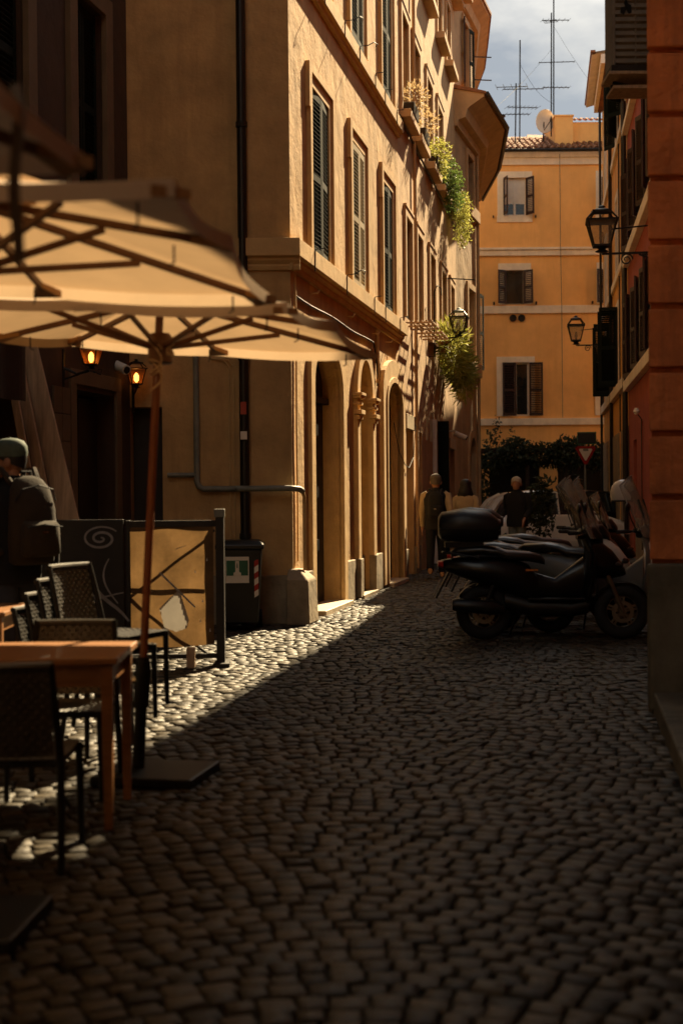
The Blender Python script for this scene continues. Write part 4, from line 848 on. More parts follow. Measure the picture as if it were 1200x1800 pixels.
# ------------------------------------------------------------------ parasols
def parasol(label, cx, cy, rz, group):
    t = thing('parasol', label, 'parasol', (cx, cy, 0), rz, group)
    hw, hd, zc, zm, za = .93, 1.08, 2.37, 2.335, 2.555; top = Vector((.0, 0, za)); hub = Vector((-.005, -.01, 2.23))
    lean = lambda z: Vector((-.11+.11*z/za, -.13+.13*z/za, z))
    obj('base_plate', MB().box(-.27, .26, -.40, .12, .0, .05), M['metal'], t, bevel=.01)
    obj('base_tube', MB().tube([lean(.05), lean(.62)], .032, 12).tube([lean(.36), lean(.60)], .042, 12), M['metal'], t, smooth=40)
    obj('clamp_knob', MB().tube([lean(.5)+Vector((-.03, -.01, 0)), lean(.5)+Vector((-.085, -.02, 0))], .022, 8), M['chrome'], t, smooth=40)
    obj('pole', MB().tube([lean(.6), lean(za)], .0215, 12), M['wood'], t, smooth=40)
    ends = []
    for k, (x, y) in enumerate(((hw, hd), (0, hd), (-hw, hd), (-hw, 0), (-hw, -hd), (0, -hd), (hw, -hd), (hw, 0))):
        z = zm if k % 2 else zc-(.08 if x > 0 else -.05); ends.append(Vector((x, y, z)))
    def edge(k, s_):
        a, b = ends[k], ends[(k+1) % 8]; p = a.lerp(b, s_); sg = math.sin(math.pi*s_)
        c = Vector((0, 0, p.z)); p = p+(c-p).normalized()*.03*sg; return p
    for side in range(4):
        ks = (side*2, side*2+1)
        pm = MB(); hm = MB()
        for k in ks:
            def fn(u, v, k=k):
                e = edge(k, u); p = top.lerp(e, .06+.94*v); p.z -= .02*math.sin(math.pi*u)*v*v+.015*math.sin(math.pi*v); return p
            pm.sheet(fn, 10, 10)
            hm.sheet(lambda u, v, k=k: edge(k, u)-Vector((0, 0, .02*math.sin(math.pi*u)))+Vector((0, 0, -.05*v)), 10, 1)
        obj('canopy_panel', pm, M['canvas'], t, smooth=60); obj('hem', hm, M['hem'], t, smooth=60)
    cap = MB()
    cps = [Vector((.3*math.cos(math.pi/4*k+math.pi/4), .34*math.sin(math.pi/4*k+math.pi/4), 2.525)) for k in range(8)]
    for k in range(8): cap.add([top+Vector((0, 0, .06)), Vector((top.x, top.y, 0))+cps[k], Vector((top.x, top.y, 0))+cps[(k+1) % 8]], [(0, 1, 2)])
    obj('vent_cap', cap, M['canvas'], t); obj('finial', MB().lathe([(.03, 0), (.045, .03), (.03, .07), (.01, .09)], 10, (top.x, top.y, za+.04)), M['wood'], t, smooth=40)
    obj('runner', MB().lathe([(.05, -.09), (.065, -.08), (.065, .05), (.05, .07)], 14, hub), M['ribwood'], t, smooth=40)
    obj('crown_block', MB().lathe([(.04, -.1), (.07, -.08), (.07, .0), (.03, .04)], 14, top-Vector((0, 0, .03))), M['ribwood'], t, smooth=40)
    for k, e in enumerate(ends):
        d = (e-top); n_ = Vector((0, 0, -1))
        a = top+d*.03+n_*.075; b = top+d*.99+n_*.035
        rb = obj('rib', MB().beam(a, b, .020, .030), M['ribwood'], t, bevel=.004)
        mid = a.lerp(b, .52)+n_*.02
        obj('strut', MB().beam(hub+(Vector((mid.x, mid.y, hub.z))-hub).normalized()*.05, mid, .018, .026), M['ribwood'], t, bevel=.004)
        dh = Vector((d.x, d.y, 0)).normalized(); s_ = Vector((-dh.y, dh.x, 0))
        q = MB(); c0 = e-dh*.015
        q.add([c0+s_*.06-Vector((0, 0, .05)), c0-s_*.06-Vector((0, 0, .05)), c0-dh*.15-Vector((0, 0, .02)), c0+s_*.06+Vector((0, 0, -.02)), c0-s_*.06+Vector((0, 0, -.02)), c0-dh*.15], [(0, 1, 2), (5, 4, 3), (0, 3, 4, 1), (1, 4, 5, 2), (2, 5, 3, 0)])
        obj('corner_pocket', q, M['tan'], t)
        obj('hook', MB().tube([e-dh*.2-Vector((0, 0, .03)), e-dh*.2-Vector((0, 0, .09)), e-dh*.22-Vector((0, 0, .10))], .004, 5), M['metal'], t)
    rp = []
    for i in range(40):
        a = i*.55; rp.append(hub+Vector((.03*math.cos(a)-.0, -.075+.012*math.sin(a*2), -.02-.004*i+.06*math.sin(a*.5))))
    obj('cord', MB().tube(rp, .006, 5), M['hem'], t)
    obj('cord', MB().tube([hub+Vector((.07+.02*math.sin(i*.8), -.05, -.02-.03*math.sin(i*.5))) for i in range(16)], .006, 5), M['hem'], t)
    return t
PG = 'canvas parasols in a row over the tables'; prz = -math.atan(.065)
p1 = parasol('cream parasol whose reddish wooden pole stands in full view', -.93, 7.44, -.195, PG)
p2 = copy_tree(p1); place(p2, (-1.29, 4.90, 0), prz, 'cream parasol whose sunlit far hem and wooden ribs cross the left edge')
p3 = copy_tree(p1); place(p3, (-1.62, 2.47, 0), prz, 'nearest parasol showing only a dark blurred corner at upper left')
obj('strap', MB().sheet(lambda u, v: (.885+.026*u+.003*math.sin(v*9), .62+.01*math.sin(v*7), 2.33-.38*v), 2, 14), M['concrete'], p3)

# ------------------------------------------------------------------ tables and chairs
def table(label, cx, cy, rz, wd, dp, h=.755):
    t = thing('table', label, 'table', (cx, cy, 0), rz, 'wooden cafe tables')
    obj('tabletop', MB().box(-wd/2, wd/2, -dp/2, dp/2, h-.03, h), M['table'], t, bevel=.006)
    ap = MB(); i = .05
    for y in (-dp/2+i, dp/2-i-.02): ap.box(-wd/2+i, wd/2-i, y, y+.02, h-.13, h-.031)
    for x in (-wd/2+i, wd/2-i-.02): ap.box(x, x+.02, -dp/2+i+.02, dp/2-i-.02, h-.13, h-.031)
    obj('apron', ap, M['table'], t)
    for sx in (-1, 1):
        for sy in (-1, 1):
            x, y = sx*(wd/2-.05), sy*(dp/2-.05)
            obj('leg', MB().loft([[(x+a*.018, y+b*.018, 0) for a, b in ((-1, -1), (1, -1), (1, 1), (-1, 1))], [(x+a*.027, y+b*.027, h-.031) for a, b in ((-1, -1), (1, -1), (1, 1), (-1, 1))]]), M['table'], t, bevel=.004)
    obj('bolt', MB().tube([(wd/2-.048, -dp/2+.1, h-.08), (wd/2-.04, -dp/2+.1, h-.08)], .012, 8), M['chrome'], t)
    return t
table('larger wooden cafe table with sunlit top between two dark woven chairs', -1.58, 6.48, .02, 1.2, .72)
table('wooden cafe table at the left edge beside the chair stack', -2.66, 9.0, .03, 1.2, .76)
def weave(fn, nu, nv, hgt):
    """woven band: a backing sheet with one raised knuckle for every cell"""
    q = MB(); q.sheet(lambda u, v: fn(u, v, 0), max(4, nu//3), max(4, nv//3))
    for i in range(nu):
        for j in range(nv):
            if (i+j) % 2: continue
            u0, u1, v0, v1 = (i-.1)/nu, (i+1.1)/nu, (j-.1)/nv, (j+1.1)/nv
            u0, u1, v0, v1 = max(0, u0), min(1, u1), max(0, v0), min(1, v1); um, vm = (u0+u1)/2, (v0+v1)/2
            vs = [fn(u0, vm, .0), fn(um, v0, .0), fn(u1, vm, .0), fn(um, v1, .0), fn(um, vm, hgt), fn(um, vm, -hgt)]
            q.add(vs, [(0, 1, 4), (1, 2, 4), (2, 3, 4), (3, 0, 4), (1, 0, 5), (2, 1, 5), (3, 2, 5), (0, 3, 5)])
    return q
def make_chair(name, label, arms, m_=None):
    m_ = m_ or M['wicker']; t = thing(name, label, 'chair')
    for sx in (-1, 1):
        obj('leg', MB().tube([(sx*.23, .20, 0), (sx*.22, .2, .43), (sx*.22, .2, .63 if arms else .43)], [.014, .018, .016], 8), M['metal'], t, smooth=40)
        obj('leg', MB().tube([(sx*.23, -.29, 0), (sx*.22, -.22, .42), (sx*.21, -.26, .62), (sx*.2, -.31, .82)], [.014, .018, .016, .014], 8), M['metal'], t, smooth=40)
        if arms: obj('armrest', weave(lambda u, v, h, sx=sx: (sx*.22+(u-.5)*.055, -.28+v*.5, .635+h+.01*math.sin(math.pi*v)), 4, 20, .007), m_, t)
        if arms: obj('side_panel', weave(lambda u, v, h, sx=sx: (sx*.225+h, -.24+u*.43, .44+.19*v), 16, 8, .006), m_, t)
    obj('seat_frame', MB().box(-.22, .22, -.22, .21, .40, .43), M['metal'], t, bevel=.006)
    obj('seat', weave(lambda u, v, h: (-.225+.45*u, -.225+.45*v, .436+h-.012*math.sin(math.pi*u)*math.sin(math.pi*v)), 20, 20, .007), m_, t)
    obj('back', weave(lambda u, v, h: (-.2+.4*u, -.245-.07*v-.03*math.sin(math.pi*u)+h, .45+.35*v), 19, 17, .008), m_, t)
    obj('top_rail', MB().tube([(-.2+.4*k/8, -.315-.03*math.sin(math.pi*k/8), .81) for k in range(9)], .016, 8), m_, t, smooth=40)
    return t
ch = make_chair('cafe_chair', 'dark woven cafe chair seen from behind, nearest the camera', False); place(ch, (-1.32, 5.72, 0), 0.02)
c2 = copy_tree(ch); place(c2, (-1.37, 6.95, 0), math.pi-.03, 'dark woven chair facing the camera across the larger table')
stk = 'woven cafe chairs stacked one on another'
lab = ['lowest chair of the woven stack, its back farthest left', 'second chair from the bottom of the woven stack', 'third chair up in the woven stack, just under the top one', 'topmost chair of the woven stack, its whole back in view']
for i in range(4):
    c_ = copy_tree(ch); place(c_, (-1.51+.07*i, 8.16-.005*i, .0+.08*i), R(-114), lab[i], stk)
# ------------------------------------------------------------------ hoarding, graffiti board, planks, bin
t = thing('hoarding', 'black framed hoarding with a backlit brown tarpaulin and a torn white patch', 'hoarding', (-1.05, 12.08, 0), R(3))
obj('post', MB().box(-.02, .05, -.02, .2, .0, 1.27), M['frame'], t, bevel=.006); obj('post', MB().box(-.78, -.74, .0, .05, 0, 1.25), M['frame'], t, bevel=.006)
obj('post_cap', MB().box(-.03, .06, -.03, .06, 1.27, 1.34), M['pipe'], t, bevel=.006)
obj('top_rail', MB().box(-.74, -.02, -.005, .04, 1.19, 1.245), M['frame'], t, bevel=.004); obj('bottom_rail', MB().box(-.74, -.02, .0, .04, .07, .11), M['frame'], t, bevel=.004)
def tarp(u, v): 
    x = -.74+.70*u; z = .19+1.0*v
    return (x, .005+.008*math.sin(9*u+4*v)+.006*math.sin(17*v-5*u), z-.02*math.sin(math.pi*u)*(1-v))
PP = [(-.46, .34), (-.36, .30), (-.27, .33), (-.25, .40), (-.33, .66), (-.42, .58), (-.5, .5)]
def inside(x, z):
    c_ = False
    for i in range(len(PP)):
        (xa, za_), (xb, zb_) = PP[i], PP[i-1]
        if (za_ > z) != (zb_ > z) and x < (xb-xa)*(z-za_)/(zb_-za_)+xa: c_ = not c_
    return c_
tq = MB().sheet(tarp, 48, 66); tq.f = [f for f in tq.f if not all(inside(tq.v[i][0], tq.v[i][2]) for i in f)]
obj('tarpaulin', tq, M['tarp'], t, smooth=60)
obj('brace', MB().beam((-.03, .05, 1.16), (-.74, .05, .62), .012, .022), M['frame'], t); obj('brace', MB().beam((-.74, .05, .62), (-.1, .05, .1), .012, .022), M['frame'], t); obj('rail', MB().box(-.74, -.1, .035, .05, .66, .69), M['frame'], t)
obj('patch', MB().add([(-.46, -.012, .34), (-.36, -.012, .30), (-.27, -.012, .33), (-.25, -.012, .40), (-.33, -.012, .66), (-.42, -.012, .58), (-.5, -.012, .5)], [tuple(range(7))]), M['patch'], t)
obj('scratch', MB().add([(-.5, -.014, .8), (-.2, -.014, .5), (-.195, -.014, .515), (-.49, -.014, .815)], [(0, 1, 2, 3)]).add([(-.36, -.014, 1.0), (-.27, -.014, 1.03), (-.27, -.014, 1.035), (-.36, -.014, 1.006)], [(0, 1, 2, 3)]), M['spray'], t)
for x, z in ((-.14, .55), (-.16, .38), (-.2, .8), (-.08, .3), (-.1, .9)): obj('paint_spot', MB().add([(x, -.013, z), (x+.012, -.013, z), (x+.006, -.013, z+.03)], [(0, 1, 2)]), M['white'], t)
obj('foot', MB().box(-.27, -.2, -.12, .02, -.0, .17), M['plank'], t, bevel=.006); obj('foot', MB().box(-.04, .09, -.10, .26, .0, .035), M['frame'], t)
t = thing('graffiti_board', 'black board sprayed with a pale spiral and loops', 'board', (-1.84, 12.0, 0), R(2))
obj('board', MB().box(-.95, .0, 0, .03, .02, 1.26), M['frame'], t, bevel=.004)
sp_ = [(-.19+.16*(1-i/60)*math.cos(i*.235+.6), 1.10+.105*(1-i/60)*math.sin(i*.235+.6)) for i in range(58)]
def stroke(pts, wd):
    q = MB(); n_ = len(pts); L_, R_ = [], []
    for i in range(n_):
        a = Vector(pts[max(0, i-1)]); b = Vector(pts[min(n_-1, i+1)]); d = (b-a).normalized(); s_ = Vector((-d.y, d.x))*wd/2*(.6+.4*math.sin(math.pi*i/max(1, n_-1)))
        L_.append((pts[i][0]+s_.x, -.004, pts[i][1]+s_.y)); R_.append((pts[i][0]-s_.x, -.004, pts[i][1]-s_.y))
    q.add(L_+R_, [(i, i+1, n_+i+1, n_+i) for i in range(n_-1)]); return q
for pts, wd in ((sp_, .022), ([(-.36+.4*k/8, .9-.55*(k/8)-.05*math.sin(k*.6)) for k in range(9)], .03), ([(-.05-.12*math.sin(k*.25), .55+.38*k/10) for k in range(11)], .016), ([(-.5+.5*k/8, .62-.03*math.sin(k*.5)) for k in range(9)], .016), ([(-.30+.08*math.cos(.5*k), .5+.15*math.sin(.5*k)) for k in range(9)], .014), ([(-.62+.03*k, .98-.1*k+.02*k*k*.1) for k in range(8)], .028)):
    obj('graffiti_stroke', stroke(pts, wd), M['spray'], t)
for i, (x0, x1, y0, wd, lb) in enumerate(((-2.16, -2.90, 12.72, .20, 'widest pale plank leaning on the umber wall'), (-2.36, -2.99, 12.62, .10, 'narrow plank leaning behind the widest pale plank'), (-2.47, -3.04, 12.5, .07, 'thinnest dark plank at the left of the leaning planks'))):
    p = MB().beam((x0, y0, 0.02), (x1, y0+.35, 2.98), .03, wd, (1, -.25, .25))
    tag(obj('plank', p, M['plank'], bevel=.004), lb, 'plank', 'old planks leaning on the wall')
t = thing('wheelie_bin', 'black wheelie bin with a green bottle label and striped tape', 'bin', (-1.1, 15.45, 0), R(2))
bb = MB(); bb.loft([[(a*.19, b*.24-.0, .08) for a, b in ((-1, -1), (1, -1), (1, 1), (-1, 1))], [(a*.235, b*.29, .88) for a, b in ((-1, -1), (1, -1), (1, 1), (-1, 1))]]); obj('body', bb, M['black'], t, bevel=.015)
obj('lid', MB().loft([[(a*.26, b*.32, .88) for a, b in ((-1, -1), (1, -1), (1, 1), (-1, 1))], [(a*.26, b*.32, .93) for a, b in ((-1, -1), (1, -1), (1, 1), (-1, 1))], [(a*.2, b*.26, .97) for a, b in ((-1, -1), (1, -1), (1, 1), (-1, 1))]]), M['black'], t, bevel=.012)
for x in (-.2, .2): obj('wheel', MB().lathe([(.02, -.025), (.1, -.025), (.1, .025), (.02, .025)], 16, (x, .24, .1), 'x'), M['rubber'], t, smooth=40)
obj('handle', MB().tube([(-.2, .33, .9), (-.2, .38, .92), (.2, .38, .92), (.2, .33, .9)], .014, 6), M['black'], t)
lb = obj('label', MB().box(-.15, .1, -.292, -.287, .52, .80), M['signwhite'], t); obj('label_field', MB().box(-.14, .09, -.296, -.2925, .6, .76), M['signgreen'], lb)
obj('bottle_mark', MB().prism([(-.065, .60), (.015, .60), (.015, .63), (-.005, .64), (-.005, .755), (-.045, .755), (-.045, .64), (-.065, .63)], -.2995, -.2965), M['signwhite'], lb); obj('bottle_mark', MB().prism([(-.031, .68), (-.019, .68), (-.019, .71), (-.022, .74), (-.028, .74), (-.031, .71)], -.3015, -.3), M['signgreen'], lb)
for k in range(6): obj('tape_stripe', MB().add([(.155+k*.0, -.283-.0, .36+k*.065), (.2, -.283, .39+k*.065), (.2, -.283, .455+k*.065), (.155, -.283, .425+k*.065)], [(0, 1, 2, 3)]), M['red' if k % 2 else 'signwhite'], t)
# ------------------------------------------------------------------ scooters
def scooter(label, paint, panel_, topbox=True, screen=1.0, seat=None):
    t = thing('scooter', label, 'scooter', group='scooters parked side by side along the wall')
    for x, nm in ((0, 'rear_wheel'), (1.36, 'front_wheel')):
        wl = obj(nm, MB().torus((x, 0, .275), .212, .062, 'y', 26, 10), M['rubber'], t, smooth=60)
        rim = MB().torus((x, 0, .275), .158, .014, 'y', 22, 6)
        for k in range(5):
            a = 2*math.pi*k/5+.3
            for d in (-.12, .12): rim.beam((x+.03*math.cos(a+d*3), 0, .275+.03*math.sin(a+d*3)), (x+.155*math.cos(a+d), 0, .275+.155*math.sin(a+d)), .02, .014, (0, 1, 0))
        rim.lathe([(.04, -.05), (.045, 0), (.04, .05)], 12, (x, 0, .275), 'y'); obj('rim', rim, M['steel'], wl)
        obj('brake_disc', MB().lathe([(.11, -.07), (.11, -.064), (.07, -.064), (.07, -.07)], 20, (x, 0, .275), 'y', False), M['steel'], wl)
    # rear fairing, floor, tunnel
    obj('rear_fairing', MB().loft([sring(-.42, .76, .05, .035), sring(-.36, .745, .10, .065), sring(-.2, .72, .155, .105), sring(.05, .68, .175, .15), sring(.28, .62, .18, .19), sring(.44, .55, .17, .2), sring(.52, .48, .15, .17)]), paint, t, smooth=50)
    obj('lower_fairing', MB().loft([sring(.2, .40, .15, .09), sring(.45, .33, .17, .1), sring(.85, .31, .17, .085), sring(1.02, .36, .15, .1)]), M['black'], t, smooth=50)
    obj('footboard', MB().box(.42, .98, -.19, .19, .395, .425), panel_, t, bevel=.01)
    obj('tunnel', MB().loft([sring(.42, .55, .07, .14), sring(.7, .5, .065, .11), sring(.98, .62, .07, .2)]), paint, t, smooth=50)
    # front shield, nose, fender
    obj('leg_shield', MB().loft([[(x+.05*math.cos(a), w_*math.sin(a)*1.0, z) for a in [2*math.pi*k/16 for k in range(16)]] for x, w_, z in ((1.0, .15, .36), (1.02, .2, .5), (1.06, .225, .68), (1.06, .215, .85), (1.02, .17, .97), (1.0, .1, 1.03))]), paint, t, smooth=50)
    obj('nose', MB().loft([sring(1.02, .80, .2, .2, e=2.3), sring(1.14, .79, .18, .19, e=2.3), sring(1.27, .74, .13, .14, e=2.2), sring(1.36, .69, .07, .07, e=2.1), sring(1.40, .66, .02, .02)]), panel_, t, smooth=50)
    for s_ in (-1, 1): obj('headlight', MB().ell((1.3, s_*.075, .74), .07, .045, .035, 12, 8), M['glass'], t, smooth=60)
    obj('front_fender', MB().torus((1.36, 0, .275), .275, .02, 'y', 14, 6, R(20), R(150)).sheet(lambda u, v: (1.36+.29*math.cos(R(15)+u*R(140)), -.075+.15*v, .275+.29*math.sin(R(15)+u*R(140))), 14, 2), panel_, t, smooth=50)
    for s_ in (-1, 1): obj('fork', MB().tube([(1.36, s_*.085, .275), (1.18, s_*.085, .72)], .022, 8), M['steel'], t, smooth=40)
    # handlebar, dash, screen, mirrors
    obj('dash', MB().loft([sring(.92, 1.03, .10, .04), sring(1.0, 1.06, .15, .075), sring(1.1, 1.04, .13, .08), sring(1.17, .98, .07, .05)]), M['black'], t, smooth=50)
    obj('handlebar', MB().tube([(.82, .36, 1.06), (.93, .22, 1.06), (1.0, 0, 1.03), (.93, -.22, 1.06), (.82, -.36, 1.06)], .014, 8), M['metal'], t, smooth=40)
    for s_ in (-1, 1):
        obj('grip', MB().tube([(.88, s_*.29, 1.06), (.80, s_*.40, 1.06)], .02, 8), M['rubber'], t, smooth=40)
        obj('brake_lever', MB().tube([(.93, s_*.24, 1.06), (.93, s_*.36, 1.045), (.88, s_*.42, 1.04)], .007, 6), M['chrome'], t, smooth=40)
        mr_ = obj('mirror', MB().ell((.90, s_*.36, 1.30), .025, .075, .05, 12, 8), M['black'], t, smooth=60); obj('mirror_stem', MB().tube([(.95, s_*.2, 1.07), (.92, s_*.3, 1.18), (.90, s_*.35, 1.28)], .007, 6), M['metal'], mr_)
    if screen:
        def scr(u, v):
            a = (u-.5)*2; wd = (.23-.03*v-.10*v**5)*1.0; return (1.13-.10*a*a-.30*v*screen+.03*v*v-.03*math.cos(a*1.3)*0, wd*a, 1.0+(.62*v-.10*a*a*v*v)*screen)
        sc_ = MB().sheet(scr, 12, 12); o = obj('windscreen', sc_, M['screen'], t, smooth=60); sm = o.modifiers.new('thickness', 'SOLIDIFY'); sm.thickness = .004
        ed = [scr(0, j/12) for j in range(13)]+[scr(i/12, 1) for i in range(1, 13)]+[scr(1, 1-j/12) for j in range(1, 13)]; obj('screen_edge_glint', MB().tube(ed, .006, 5), M['concrete'], o)  # bright edge highlight of the clear screen painted on as a pale tube
        obj('screen_bracket', MB().beam((1.06, .1, 1.0), (.95, .11, 1.38), .012, .02).beam((1.06, -.1, 1.0), (.95, -.11, 1.38), .012, .02), M['black'], o)
    # seat
    obj('seat', MB().loft([sring(-.32, .86, .09, .03), sring(-.25, .885, .125, .045), sring(-.02, .895, .14, .05), sring(.14, .875, .15, .05), sring(.22, .84, .155, .055), sring(.45, .825, .14, .05), sring(.56, .80, .10, .045), sring(.60, .77, .06, .03)]), seat or M['seat'], t, smooth=60)
    obj('grab_rail', MB().tube([(-.05, .15, .82), (-.28, .15, .86), (-.4, .09, .87), (-.4, -.09, .87), (-.28, -.15, .86), (-.05, -.15, .82)], .013, 6), M['metal'], t, smooth=40)
    obj('tail_light', MB().loft([sring(-.45, .76, .07, .03), sring(-.40, .75, .1, .04)]), M['red'], t, smooth=50)
    pb_ = obj('plate_bracket', MB().beam((-.34, 0, .68), (-.47, 0, .42), .14, .02), M['black'], t)
    obj('number_plate', MB().beam((-.425, 0, .60), (-.49, 0, .44), .17, .008), M['concrete'], pb_)
    obj('rear_mudguard', MB().sheet(lambda u, v: (.30*math.cos(R(40)+u*R(120)), -.07+.14*v, .275+.30*math.sin(R(40)+u*R(120))), 12, 2), M['black'], t, smooth=50)
    obj('engine_case', MB().loft([sring(-.1, .28, .035, .08, y=.13), sring(.05, .29, .045, .1, y=.13), sring(.35, .33, .045, .11, y=.13), sring(.5, .35, .03, .08, y=.12)]), M['black'], t, smooth=50)
    obj('exhaust', MB().loft([sring(-.32, .36, .05, .05, y=-.16, e=2), sring(-.28, .36, .065, .065, y=-.16, e=2), sring(.1, .33, .065, .07, y=-.16, e=2), sring(.2, .31, .03, .03, y=-.14, e=2)]), M['black'], t, smooth=50)
    for s_ in (-1, 1): obj('shock', MB().tube([(.0, s_*.11, .32), (.12, s_*.11, .62)], .024, 8), M['metal'], t)
    obj('side_reflector', MB().box(.30, .42, -.192, -.182, .73, .748), M['orange'], t, mtx=Matrix.Translation((.1, 0, -.04)))
    obj('stand', MB().tube([(.35, .15, .28), (.28, .3, .02), (.2, .31, .02)], .011, 6), M['metal'], t)
    if topbox:
        b = obj('top_box', MB().loft([sring(-.44, 1.13, .17, .10, e=3), sring(-.41, 1.13, .2, .14, e=3), sring(-.2, 1.14, .22, .165, e=3), sring(.05, 1.13, .22, .15, e=3), sring(.14, 1.10, .19, .11, e=3)], ), M['black'], t, smooth=50)
        obj('box_seam', MB().box(-.435, .12, -.225, .225, 1.10, 1.112), M['metal'], b); obj('backrest_pad', MB().loft([sring(.12, 1.14, .14, .07), sring(.17, 1.14, .12, .055)]), M['seat'], b, smooth=50)
        obj('rack', MB().box(-.38, .0, -.09, .09, .92, .975), M['metal'], t)
    return t
s1 = scooter('nearest black scooter with a large clear windscreen and top box', M['paint_black'], M['paint_black'], True, 1.0); place(s1, (1.40, 14.1, 0), R(-2))
s2 = scooter('white and grey scooter with a raked pale front beside the rusticated pier', M['paint_grey'], M['paint_white'], False, 1.0); place(s2, (1.62, 14.95, 0), R(-6))
s3 = copy_tree(s1); place(s3, (1.62, 15.8, 0), R(-4), 'second black scooter with a top box, behind the white and grey scooter')
s4 = scooter('dark grey scooter with a bare seat and low screen farther down the row', M['paint_grey'], M['paint_black'], False, .75); place(s4, (1.95, 16.9, 0), R(-5))
s5 = copy_tree(s4); place(s5, (2.3, 18.0, 0), R(-3), 'dark grey scooter parked last in the row, farthest from the camera')
s6 = copy_tree(s2); place(s6, (2.15, 14.75, 0), R(-24), 'white fronted scooter standing deepest toward the wall, half behind the pier')
t = thing('helmet', 'pale open-face helmet resting on a scooter by the wall', 'helmet', (3.04, 15.35, 1.36))
hm = MB(); hm.loft([[(r_*1.05*math.cos(a)-.0, r_*math.sin(a), z) for a in [2*math.pi*k/18 for k in range(18)]] for r_, z in ((.125, 0), (.135, .05), (.135, .1), (.12, .16), (.085, .205), (.04, .225), (.005, .23))]); obj('shell', hm, M['paint_white'], t, smooth=60)
obj('visor', MB().sheet(lambda u, v: (.14*1.06*math.cos((u-.5)*2.4), .14*math.sin((u-.5)*2.4), .0+.11*v), 12, 3), M['glass'], t, smooth=60); obj('trim', MB().torus((0, 0, .0), .13, .01, 'z', 20, 6), M['black'], t)

